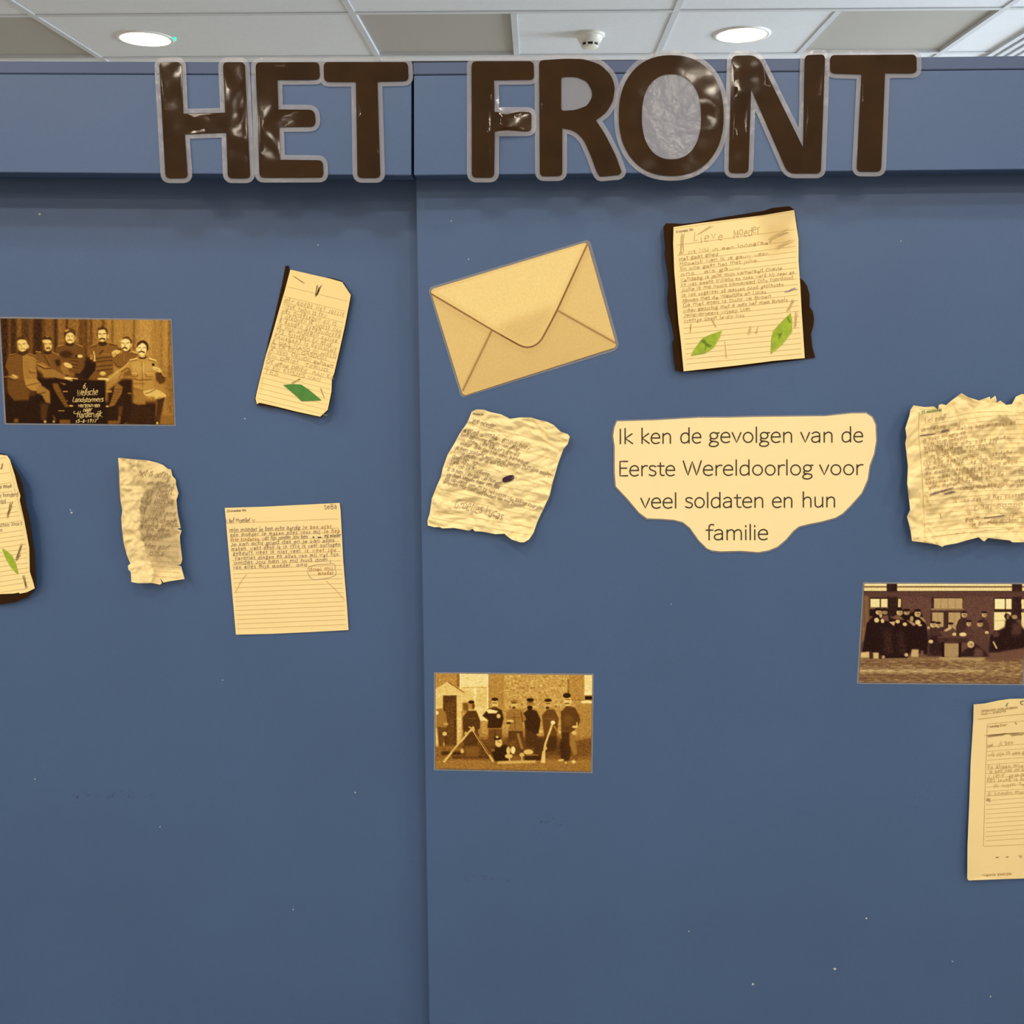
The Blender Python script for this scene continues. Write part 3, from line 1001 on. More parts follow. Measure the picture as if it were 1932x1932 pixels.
# --- photograph of six soldiers round a table (left door)
def photo_six():
    q = [(0.5, 600.8), (321, 604.3), (328, 801), (11.5, 798)]
    p = Paint(-4, 596, 334, 806, 105)
    A, B = (0, 590, 8.782), (160, 590, 8.782)
    p.set(*A)
    # curtain, darker at the left
    p.P(62, (-40, 60), (900, 60), (900, 1900), (-40, 1900), soft=24)
    p.P(44, (-40, 60), (220, 60), (300, 1900), (-40, 1900), soft=14)
    for x0, x1, v in ((60, 110, 38), (135, 185, 84), (210, 250, 46), (285, 360, 104), (365, 480, 60), (480, 550, 88), (555, 700, 40), (700, 740, 74), (745, 890, 100), (895, 960, 44), (960, 1085, 112), (1088, 1135, 48), (1140, 1310, 112), (1310, 1390, 72), (1420, 1440, 34)):
        p.R(v, x0, 90, x1, 1150, soft=5, op=.85)
    p.set(*B)
    p.P(138, (340, 60), (1600, 60), (1600, 1750), (340, 1750), soft=20)
    for x0, x1, v in ((-5, 30, 62), (34, 50, 98), (98, 122, 50), (130, 280, 124), (284, 322, 64), (440, 476, 92), (640, 660, 118), (800, 832, 82), (900, 1100, 156), (1150, 1180, 132), (1240, 1290, 120), (1330, 1380, 150), (1385, 1420, 92)):
        p.R(v, x0, 90, x1, 1100, soft=5, op=.8)
    p.P(96, (1340, 900), (1500, 900), (1500, 1700), (1340, 1700), soft=16, op=.6)
    p.noise(7, 1, 5)
    p.R(30, -1500, 1480, 1250, 1900, soft=12)
    p.P(112, (1260, 1705), (1600, 1700), (1600, 1900), (1240, 1900), soft=4)
    # table front and shadow
    p.set(*A)
    p.P(26, (600, 1090), (1500, 1080), (1500, 1900), (560, 1900), soft=6)
    p.P(30, (100, 1300), (640, 1400), (700, 1900), (80, 1900), soft=8)
    p.P(34, (1290, 720), (1500, 740), (1500, 1110), (1230, 1080), soft=8)
    # third man (behind)
    p.P(84, (915, 600), (960, 545), (1080, 505), (1160, 545), (1280, 500), (1385, 560), (1440, 860), (1320, 1010), (1150, 980), (1010, 800))
    p.E(44, 1100, 690, 105, 60, soft=6)
    p.S(140, 16, (950, 560), (1060, 530))
    p.S(140, 14, (1260, 520), (1380, 565))
    for y in (750, 800, 860, 910):
        p.S(48, 16, (1170, y), (1300, y + 12), soft=2)
        p.S(112, 10, (1180, y + 20), (1290, y + 30), soft=2)
    p.E(46, 1160, 520, 70, 36)
    p.E(56, 1155, 360, 96, 100)
    p.E(212, 1163, 420, 78, 92, soft=2)
    p.E(150, 1240, 425, 24, 36)
    p.E(72, 1200, 300, 60, 30, 20)
    p.E(150, 1110, 295, 40, 20, -20)
    p.S(96, 14, (1115, 385), (1150, 390)), p.S(96, 14, (1180, 390), (1215, 388))
    p.S(92, 16, (1115, 462), (1160, 450), (1205, 465))
    p.S(150, 14, (1155, 400), (1150, 435))
    p.E(204, 1325, 722, 48, 26), p.R(24, 1255, 700, 1285, 740)
    # second man
    p.P(94, (585, 690), (640, 655), (720, 690), (880, 655), (985, 705), (1060, 830), (1160, 1010), (1060, 1040), (920, 960), (760, 1010), (640, 860))
    p.P(40, (900, 790), (990, 760), (1010, 860), (950, 900), soft=5)
    p.S(52, 14, (720, 700), (830, 880)), p.S(118, 8, (760, 690), (840, 860))
    p.S(142, 16, (590, 645), (690, 655)), p.S(142, 14, (870, 650), (980, 700))
    p.P(118, (1040, 820), (1120, 900), (1160, 1020), (1060, 1030), (1000, 920), soft=3)
    p.E(194, 1130, 872, 78, 38, 25)
    p.E(44, 790, 655, 64, 40)
    p.E(44, 772, 505, 92, 112)
    p.E(192, 795, 550, 68, 92, soft=2)
    p.P(206, (705, 440), (850, 440), (855, 500), (705, 505), soft=4)
    p.P(46, (690, 420), (740, 395), (850, 410), (860, 470), (800, 440), (700, 450), soft=2)
    p.E(132, 785, 400, 22, 12)
    p.P(92, (700, 500), (735, 520), (745, 620), (710, 600), soft=4)
    p.S(84, 14, (745, 515), (780, 520)), p.S(84, 14, (815, 520), (850, 515))
    p.S(40, 20, (765, 600), (800, 580), (835, 600))
    # first man
    p.P(92, (90, 900), (125, 740), (160, 695), (270, 680), (380, 715), (470, 675), (600, 720), (615, 1080), (400, 1130), (200, 1110), (150, 1000))
    p.P(126, (370, 720), (470, 680), (600, 725), (612, 1080), (400, 1120), soft=4)
    p.P(122, (590, 780), (700, 815), (850, 925), (905, 945), (1100, 1065), (1085, 1112), (905, 1070), (740, 1075), (630, 960))
    p.S(58, 16, (620, 870), (740, 930), (850, 930)), p.S(56, 14, (650, 960), (720, 1040))
    p.S(60, 14, (610, 820), (690, 815)), p.S(150, 12, (640, 850), (760, 900))
    p.S(150, 10, (390, 730), (380, 900), (400, 1090)), p.S(64, 10, (375, 740), (368, 900), (390, 1090))
    p.S(70, 12, (475, 945), (500, 995), (595, 1000)), p.S(150, 8, (480, 935), (590, 955))
    p.S(52, 14, (150, 720), (260, 690)), p.S(146, 10, (150, 705), (260, 678))
    p.S(52, 14, (470, 690), (600, 735)), p.S(158, 10, (480, 675), (600, 718))
    p.P(82, (120, 1120), (390, 1110), (430, 1230), (495, 1300), (480, 1450), (235, 1458), (130, 1330), soft=4)
    p.P(142, (400, 1105), (600, 1085), (690, 1185), (610, 1300), (520, 1290), (430, 1225), soft=2)
    p.S(84, 14, (430, 1215), (560, 1180), (670, 1160))
    p.P(124, (650, 1180), (760, 1250), (825, 1300), (838, 1505), (760, 1490), (700, 1370), (600, 1330), soft=3)
    p.S(64, 14, (640, 1350), (760, 1320))
    p.P(58, (670, 1490), (815, 1510), (790, 1610), (760, 1790), (680, 1750), soft=6)
    p.E(52, 370, 660, 80, 48)
    p.E(54, 355, 520, 100, 125)
    p.E(206, 372, 545, 84, 102, soft=2)
    p.P(206, (275, 440), (440, 430), (450, 520), (290, 520), soft=5)
    p.P(50, (255, 470), (290, 420), (380, 405), (450, 440), (455, 500), (430, 450), (330, 440), (270, 480), soft=2)
    p.E(190, 463, 560, 19, 36)
    p.P(120, (272, 520), (305, 540), (320, 640), (290, 620), soft=5)
    p.S(82, 14, (300, 520), (345, 524)), p.S(82, 14, (380, 520), (425, 514))
    p.S(130, 12, (360, 530), (355, 575)), p.S(96, 12, (340, 602), (385, 596), (420, 602))
    p.E(176, 250, 1055, 60, 22, 25), p.E(190, 225, 1080, 60, 12, 18), p.S(70, 6, (190, 1065), (300, 1110)), p.S(150, 10, (60, 1070), (190, 1050))
    p.E(214, 1135, 1090, 70, 22, 8), p.S(206, 16, (1120, 1080), (1290, 1098)), p.S(200, 14, (1110, 1110), (1205, 1130))
    # legs under the table
    p.P(92, (870, 1170), (960, 1175), (1110, 1500), (1150, 1560), (1080, 1565), (990, 1430), (890, 1260), soft=3)
    for k in range(5):
        p.S(56, 8, (960 + 22 * k, 1330 + 52 * k), (1050 + 16 * k, 1320 + 48 * k))
    p.E(182, 1180, 1545, 36, 14), p.E(186, 748, 1805, 22, 22), p.E(186, 893, 1805, 20, 16)
    p.R(150, 1045, 1296, 1125, 1318), p.R(170, 970, 1620, 1068, 1634), p.R(92, 990, 1775, 1165, 1900, soft=2)
    p.P(120, (980, 1150), (1110, 1185), (1060, 1200), soft=2), p.S(140, 10, (1090, 1470), (1130, 1456))
    p.E(96, 270, 1790, 40, 36, soft=4), p.P(60, (690, 1700), (770, 1710), (760, 1790), (690, 1780), soft=4), p.P(80, (880, 1680), (940, 1780), (890, 1790), soft=3)
    # right half
    p.set(*B)
    p.P(28, (0, 780), (220, 820), (180, 1000), (60, 1110), (0, 1110), soft=8)
    # fourth man
    p.P(104, (75, 570), (200, 510), (290, 560), (400, 500), (545, 545), (600, 650), (540, 760), (480, 840), (460, 970), (180, 960), (190, 820), (60, 720))
    p.P(92, (50, 1112), (165, 965), (470, 960), (440, 1085), (200, 1112), soft=2)
    for y in (745, 800, 880, 945):
        p.S(52, 18, (190, y + 20), (330, y), (460, y - 10), soft=2)
    p.S(140, 8, (220, 700), (300, 680), (450, 700), soft=2)
    p.S(58, 26, (240, 690), (310, 620), soft=2), p.S(52, 14, (90, 580), (200, 545)), p.S(142, 12, (90, 560), (190, 520)), p.S(52, 14, (410, 520), (540, 550)), p.S(144, 12, (400, 490), (530, 525))
    p.S(220, 14, (148, 640), (165, 730), (165, 795)), p.E(190, 165, 795, 22, 10), p.E(140, 110, 740, 26, 40), p.S(70, 6, (85, 730), (130, 740))
    p.E(46, 295, 515, 74, 40)
    p.E(52, 290, 360, 88, 115)
    p.E(212, 292, 385, 74, 100, soft=2)
    p.P(216, (220, 290), (350, 275), (365, 340), (220, 345), soft=4)
    p.P(50, (205, 310), (225, 255), (300, 235), (365, 265), (385, 340), (360, 330), (330, 270), (240, 280), soft=2)
    p.E(176, 388, 395, 17, 32)
    p.S(70, 15, (230, 352), (275, 352)), p.S(70, 15, (300, 350), (350, 346)), p.S(150, 12, (285, 360), (282, 410))
    p.S(38, 24, (240, 445), (290, 425), (340, 445))
    p.E(196, 520, 655, 74, 38, -15), p.E(186, 490, 690, 30, 46, 20)
    p.S(80, 6, (480, 680), (500, 730)), p.S(80, 6, (510, 670), (530, 710))
    # fifth man
    p.P(104, (530, 720), (640, 650), (760, 655), (890, 695), (770, 830), (620, 940), (500, 900), (480, 800))
    p.S(44, 22, (550, 610), (640, 600), soft=3), p.E(172, 825, 655, 56, 16, 18), p.S(56, 8, (780, 680), (880, 690))
    p.S(62, 12, (480, 820), (560, 900), (610, 900)), p.S(140, 8, (650, 690), (660, 800))
    p.E(48, 690, 620, 70, 34)
    p.E(60, 690, 510, 92, 112)
    p.E(216, 680, 535, 80, 106, soft=2)
    p.P(222, (600, 445), (740, 440), (750, 500), (605, 500), soft=4)
    p.P(66, (640, 405), (720, 400), (785, 470), (770, 540), (750, 450), (680, 425), soft=2)
    p.E(176, 770, 540, 18, 34)
    p.S(96, 12, (615, 505), (655, 508)), p.S(96, 12, (690, 508), (740, 500)), p.S(150, 14, (670, 520), (662, 570))
    p.S(50, 22, (620, 600), (660, 575), (710, 600))
    # sixth man
    p.P(150, (720, 800), (870, 755), (970, 800), (1060, 755), (1190, 790), (1235, 900), (1335, 1060), (1335, 1150), (1250, 1190), (1190, 1100), (1140, 1080), (1150, 1245), (960, 1285), (800, 1235), (780, 1065), (620, 1070), (420, 1125), (365, 1065), (560, 955), (700, 850))
    p.P(168, (780, 810), (880, 800), (1100, 800), (1120, 960), (960, 1010), (790, 980), soft=12, op=.7)
    p.P(84, (640, 1000), (760, 920), (780, 1050), (620, 1068), soft=6, op=.8)
    p.S(70, 16, (600, 990), (700, 920), (740, 930)), p.S(196, 10, (500, 1000), (640, 910), (720, 840))
    p.S(96, 14, (560, 1090), (610, 1010)), p.S(176, 14, (410, 1090), (520, 1010), (560, 990))
    p.S(92, 10, (950, 800), (955, 1000), (960, 1230)), p.S(206, 8, (965, 820), (970, 1000))
    p.S(78, 10, (760, 1020), (780, 1055), (870, 1060), (880, 1020)), p.S(78, 10, (1010, 1020), (1020, 1060), (1130, 1065))
    p.S(204, 8, (780, 1005), (875, 1010)), p.S(204, 8, (1015, 1010), (1130, 1010))
    p.S(80, 16, (800, 1085), (900, 1120), (1120, 1105), soft=3), p.S(90, 14, (800, 1175), (1000, 1180), soft=3)
    p.S(206, 22, (740, 790), (870, 758)), p.S(60, 10, (740, 805), (870, 780)), p.S(208, 22, (1065, 760), (1185, 795)), p.S(64, 8, (1060, 782), (1180, 812))
    p.P(66, (1170, 1000), (1260, 970), (1345, 1065), (1325, 1160), (1240, 1190), (1180, 1110), soft=3)
    p.S(190, 14, (1240, 920), (1300, 1040), (1330, 1060))
    p.E(206, 1185, 930, 76, 26, 15), p.E(190, 1230, 960, 40, 26, 40), p.S(96, 6, (1120, 915), (1220, 945)), p.R(14, 1113, 842, 1158, 884)
    p.P(126, (790, 1235), (975, 1275), (1012, 1525), (880, 1535), (755, 1470), soft=2), p.S(96, 10, (800, 1260), (960, 1300)), p.S(84, 10, (780, 1340), (830, 1400))
    p.P(188, (965, 1300), (1150, 1262), (1240, 1290), (1345, 1355), (1352, 1392), (1200, 1462), (1150, 1390), (1050, 1392), (990, 1362), soft=2)
    p.S(84, 12, (1000, 1340), (1060, 1330), (1180, 1270)), p.S(120, 10, (1180, 1440), (1260, 1390))
    p.P(52, (1185, 1440), (1330, 1400), (1262, 1700), (1165, 1760), soft=3), p.S(126, 14, (1195, 1470), (1170, 1740), soft=3)
    p.P(58, (1150, 1720), (1260, 1690), (1230, 1820), (1150, 1800), soft=4), p.E(192, 1202, 1832, 20, 22)
    p.E(54, 960, 735, 66, 36), p.E(196, 955, 720, 50, 20)
    p.E(46, 960, 575, 96, 116)
    p.E(224, 950, 605, 80, 104, soft=2)
    p.P(228, (880, 530), (1020, 525), (1025, 590), (880, 590), soft=4)
    p.P(46, (860, 575), (875, 500), (930, 465), (960, 490), (890, 545), soft=2), p.P(46, (960, 490), (980, 462), (1045, 510), (1056, 600), (1030, 625), (1020, 545), soft=2)
    p.E(206, 866, 612, 16, 34)
    p.S(84, 12, (890, 585), (930, 578)), p.S(84, 12, (965, 578), (1015, 582)), p.S(160, 14, (945, 590), (938, 630))
    p.S(48, 22, (890, 660), (940, 640), (995, 662))
    p.E(220, 310, 1100, 100, 18, 2), p.S(216, 16, (210, 1105), (330, 1110)), p.S(206, 14, (300, 1140), (400, 1125))
    p.E(196, 300, 1010, 52, 36), p.S(70, 6, (270, 1010), (280, 1050)), p.S(70, 6, (300, 1010), (310, 1060)), p.S(70, 6, (325, 1000), (335, 1045))
    # legs, right of table
    p.P(34, (620, 1100), (790, 1100), (790, 1500), (700, 1800), (380, 1800), (380, 1300), soft=6)
    p.P(112, (520, 1150), (630, 1230), (615, 1330), (490, 1540), (400, 1562), (470, 1350), (490, 1250), soft=2)
    for k in range(6):
        p.S(60, 9, (500 - 14 * k, 1270 + 44 * k), (610 - 22 * k, 1280 + 40 * k))
    p.P(120, (450, 1200), (510, 1150), (530, 1170), (480, 1220), soft=2)
    p.E(186, 372, 1552, 30, 14), p.R(152, 360, 1288, 450, 1324, soft=2), p.R(140, 710, 1330, 780, 1348, soft=2)
    p.P(72, (560, 1560), (630, 1540), (610, 1700), (560, 1700), soft=5), p.P(100, (560, 1700), (600, 1720), (585, 1830), (550, 1830), soft=3), p.E(186, 548, 1832, 14, 10)
    p.R(92, 385, 1790, 560, 1880, soft=2), p.R(86, 660, 1820, 840, 1880, soft=2)
    p.R(24, -160, 1118, 345, 1760, soft=4)
    p.S(80, 6, (-300, 1114), (230, 1112), soft=1)
    p.P(40, (780, 1530), (1150, 1540), (1150, 1850), (700, 1850), soft=8)
    p.noise(4.5)
    t = thing('sepia_photograph', 'sepia photograph of six soldiers around a dark table, on the left door', 'photograph', tuple(W(165, 700, YL)), PHOTO)
    sheet('laminate_film', round_poly([(-3, 597.5), (324, 601.6), (331.5, 804), (8.5, 801)], 2), YL - 0.0008, M['film_thin'], t, spacing=0, thick=0.0003)
    print_grid('print', q, YL - 0.0016, p.sampler(SEPIA), M['print'], t)
    ink = Ink(YL - 0.0016)
    z = zt(0, 580, 5.52)
    for txt, a, b, h in (('6', (862, 842), (900, 842), 52), ('Wellsche', (795, 915), (1020, 912), 62), ('Landstormers', (755, 985), (1075, 980), 46), ('vertouwen', (810, 1040), (1040, 1036), 40),
                         ('naar', (865, 1080), (955, 1078), 40), ('Harderwijk.', (800, 1145), (1072, 1138), 60), ('15-8-1917', (785, 1200), (1005, 1196), 32)):
        (p0, p1) = z([a, b])
        ink.text(txt, p0, p1, h / 5.52, 1.15, 0.5, 0.22)
    (a,) = z([(800, 1100)])
    ink.stroke([(a[0] - 2 + 4 * math.cos(k / 3), a[1] - 1 + 2.4 * math.sin(k / 3)) for k in range(14)], 0.9)
    ink.build('caption', M['ink_white'], t)


photo_six()


# --- photograph of soldiers with stacked rifles (right door, low)
def photo_rifles():
    q = [(821.6, 1270.8), (1117.6, 1274.2), (1114.7, 1455.6), (822.2, 1450.6)]
    p = Paint(817, 1266, 1122, 1460, 160)
    p.set(800, 1250, 5.682)
    p.R(150, 100, 100, 360, 330), p.R(112, 352, 100, 382, 260, soft=2)
    p.R(226, 384, 120, 690, 265), p.R(214, 400, 265, 690, 520, soft=1), p.P(214, (560, 500), (690, 500), (690, 625), (600, 625), soft=1)
    p.R(182, 415, 262, 690, 274), p.R(238, 535, 270, 560, 500), p.R(190, 560, 300, 680, 480, soft=6, op=.6), p.R(196, 418, 300, 530, 400, soft=6, op=.6)
    p.S(186, 8, (415, 345), (690, 345)), p.S(186, 8, (415, 405), (690, 405)), p.R(96, 415, 430, 480, 520, soft=4)
    p.R(240, 384, 120, 398, 300), p.R(236, 676, 120, 692, 520)
    p.R(148, 692, 100, 860, 520, soft=1), p.R(162, 862, 100, 1548, 500, soft=1)
    rs = np.random.RandomState(5)
    for r in range(14):
        for c_ in range(24):
            x = 866 + c_ * 29 + (14 if r % 2 else 0)
            if x < 1535:
                p.R(float(rs.normal(170, 14)), x, 140 + r * 25, x + 25, 140 + r * 25 + 19, op=.9)
    p.R(112, 1540, 180, 1556, 410, soft=1), p.R(150, 1556, 100, 1718, 400, soft=1), p.R(118, 1560, 395, 1720, 410, soft=2)
    p.R(224, 1720, 130, 1805, 325), p.R(238, 1720, 325, 1805, 350), p.R(28, 1728, 360, 1805, 402), p.E(232, 1745, 428, 64, 20), p.R(146, 1640, 440, 1810, 820, soft=4)
    p.P(204, (100, 290), (255, 205), (425, 315), (400, 335), (402, 880), (360, 910), (100, 910)), p.S(116, 12, (255, 208), (430, 322)), p.S(150, 8, (110, 285), (250, 205)), p.S(228, 8, (130, 350), (360, 345))
    p.P(66, (205, 355), (350, 352), (352, 910), (230, 910), (205, 800), soft=2), p.P(92, (230, 440), (330, 430), (330, 880), (250, 880), soft=8, op=.6)
    # ground
    p.R(112, 100, 890, 1810, 1060, soft=8), p.R(128, 100, 1055, 1810, 1200, soft=6)
    p.P(96, (1640, 830), (1810, 800), (1810, 1000), (1640, 1000), soft=8)
    p.R(72, 400, 800, 1640, 1010, soft=14, op=.8)
    p.R(48, 190, 955, 420, 990, soft=4), p.P(72, (300, 1000), (700, 990), (700, 1030), (300, 1030), soft=4)
    p.noise(9, 3, 1)
    # soldiers
    p.E(196, 165, 425, 38, 52, soft=2), p.P(128, (130, 500), (190, 490), (235, 540), (255, 660), (230, 720), (130, 700), soft=2), p.P(84, (140, 690), (245, 700), (200, 910), (160, 900), soft=3), p.E(206, 222, 765, 24, 22), p.E(170, 235, 660, 26, 16), p.E(216, 140, 540, 18, 22)
    p.P(66, (415, 590), (470, 518), (560, 518), (605, 625), (600, 745), (565, 900), (430, 905), (418, 700), soft=2), p.S(100, 6, (460, 600), (560, 600)), p.E(146, 512, 462, 34, 46, soft=2), p.E(86, 530, 470, 16, 34, soft=2), p.E(38, 508, 425, 34, 18)
    p.E(140, 600, 740, 24, 30), p.E(170, 450, 760, 18, 18), p.P(104, (440, 900), (600, 900), (590, 1010), (450, 1010), soft=6)
    p.P(226, (590, 555), (620, 555), (640, 590), (690, 585), (690, 625), (605, 625), soft=1)
    p.P(46, (625, 570), (690, 498), (760, 482), (835, 512), (855, 600), (830, 705), (680, 705), (690, 620), soft=2), p.P(90, (690, 712), (838, 712), (835, 880), (690, 880), soft=3), p.S(54, 10, (760, 715), (765, 870))
    p.P(228, (668, 515), (700, 500), (795, 520), (775, 545), (690, 545), soft=1), p.E(198, 800, 575, 22, 24)
    p.E(196, 760, 445, 36, 46, soft=2), p.S(82, 10, (735, 435), (785, 435)), p.E(84, 758, 484, 30, 12), p.E(40, 760, 395, 38, 18)
    p.P(48, (1065, 545), (1130, 495), (1210, 520), (1252, 615), (1225, 790), (1130, 810), (1085, 700), soft=2), p.P(62, (1080, 700), (1220, 780), (1210, 920), (1090, 900), soft=4), p.E(140, 1140, 435, 36, 46, soft=2), p.E(32, 1135, 485, 30, 22), p.E(34, 1140, 402, 40, 20), p.S(72, 8, (1120, 430), (1165, 430)), p.P(186, (1180, 480), (1215, 445), (1205, 490), soft=1)
    p.P(126, (888, 525), (960, 492), (1050, 512), (1102, 612), (1055, 642), (1064, 728), (898, 728), (935, 640), (880, 602), soft=2), p.S(86, 6, (965, 520), (980, 720)), p.S(80, 10, (1040, 530), (1060, 640)), p.S(80, 6, (930, 590), (1030, 590)), p.S(152, 8, (960, 530), (1010, 530))
    p.P(72, (905, 732), (1062, 732), (1080, 960), (1015, 940), (990, 820), (900, 860), soft=3), p.P(132, (990, 760), (1020, 760), (1070, 930), (1040, 930), soft=3), p.E(200, 925, 630, 36, 16), p.E(40, 910, 650, 28, 12)
    p.E(192, 965, 448, 36, 40, soft=2), p.S(78, 12, (938, 436), (992, 436)), p.E(40, 965, 483, 18, 10), p.E(126, 962, 414, 38, 13), p.S(46, 5, (928, 426), (998, 426))
    p.P(84, (1265, 570), (1320, 502), (1400, 502), (1445, 605), (1425, 800), (1290, 805), soft=2), p.P(58, (1290, 790), (1430, 790), (1420, 940), (1290, 960), soft=5), p.E(182, 1330, 450, 36, 44, soft=2), p.S(76, 10, (1305, 440), (1355, 440)), p.E(52, 1325, 486, 22, 13), p.E(38, 1330, 406, 40, 18), p.S(120, 6, (1290, 600), (1420, 610)), p.E(190, 1255, 740, 22, 20), p.E(160, 1230, 775, 24, 14)
    p.P(74, (1468, 530), (1530, 465), (1620, 485), (1660, 560), (1680, 620), (1640, 700), (1600, 740), (1470, 738), soft=2), p.E(112, 1545, 620, 50, 60, soft=8, op=.5), p.P(56, (1472, 740), (1600, 740), (1580, 900), (1560, 1050), (1500, 1050), (1470, 900), soft=3), p.P(128, (1560, 750), (1610, 760), (1645, 980), (1600, 1000), (1560, 880), soft=3)
    p.E(206, 1542, 415, 42, 52, soft=2), p.S(92, 10, (1512, 395), (1570, 400)), p.E(96, 1535, 440, 30, 8), p.E(38, 1532, 355, 44, 28), p.E(206, 1620, 690, 32, 14), p.S(200, 10, (1640, 640), (1640, 690)), p.E(196, 1608, 755, 26, 20), p.E(196, 1450, 750, 18, 20)
    p.P(50, (1450, 850), (1520, 850), (1540, 1060), (1470, 1040), soft=5)
    # resting soldier, cloth, hat
    p.P(40, (715, 935), (790, 900), (880, 880), (930, 930), (920, 1050), (760, 1062), soft=3), p.E(206, 802, 860, 38, 48, soft=2), p.E(48, 785, 815, 40, 20), p.E(206, 785, 800, 14, 12), p.S(86, 8, (785, 850), (825, 860))
    p.P(46, (1080, 1000), (1250, 985), (1260, 1050), (1080, 1050), soft=3), p.P(62, (1180, 800), (1290, 800), (1290, 1000), (1180, 1000), soft=5), p.E(196, 1120, 960, 52, 28), p.R(120, 1090, 985, 1230, 1000, soft=2)
    p.E(226, 955, 940, 25, 40), p.E(198, 905, 945, 22, 42), p.E(196, 910, 1005, 42, 24), p.E(190, 1050, 990, 26, 22), p.S(190, 14, (905, 1000), (925, 1070)), p.S(182, 14, (1045, 990), (1055, 1060)), p.E(110, 740, 940, 22, 18)
    p.S(182, 28, (790, 1075), (1200, 1062), soft=2), p.E(188, 410, 950, 20, 26, soft=2)
    # rifles
    p.S(196, 24, (535, 690), (350, 900), (210, 1070), soft=1), p.S(110, 8, (400, 860), (300, 970)), p.S(80, 10, (500, 745), (370, 910))
    p.S(188, 22, (512, 705), (640, 900), (745, 1065), soft=1), p.S(70, 10, (540, 740), (700, 990)), p.S(180, 14, (480, 690), (550, 720))
    p.S(206, 22, (1375, 665), (1300, 880), (1282, 1000), soft=1), p.P(202, (1270, 950), (1300, 950), (1302, 1080), (1252, 1075), soft=1), p.S(60, 8, (1350, 780), (1320, 860)), p.E(186, 1300, 920, 20, 22)
    p.E(234, 1383, 645, 24, 22), p.S(140, 16, (1395, 680), (1475, 810), soft=1)
    p.E(196, 1470, 1048, 32, 12, -10), p.E(206, 1605, 1066, 22, 18), p.E(190, 1522, 1076, 14, 10)
    p.noise(6)
    t = thing('sepia_photograph', 'sepia photograph of soldiers with stacked rifles before a brick wall', 'photograph', tuple(W(968, 1362, 0)), PHOTO)
    sheet('laminate_film', round_poly([(818.5, 1268), (1120.5, 1271), (1118, 1459), (818.5, 1453.5)], 2), -0.0008, M['film_thin'], t, spacing=0, thick=0.0003)
    print_grid('print', q, -0.0016, p.sampler(SEPIA), M['print'], t)


photo_rifles()


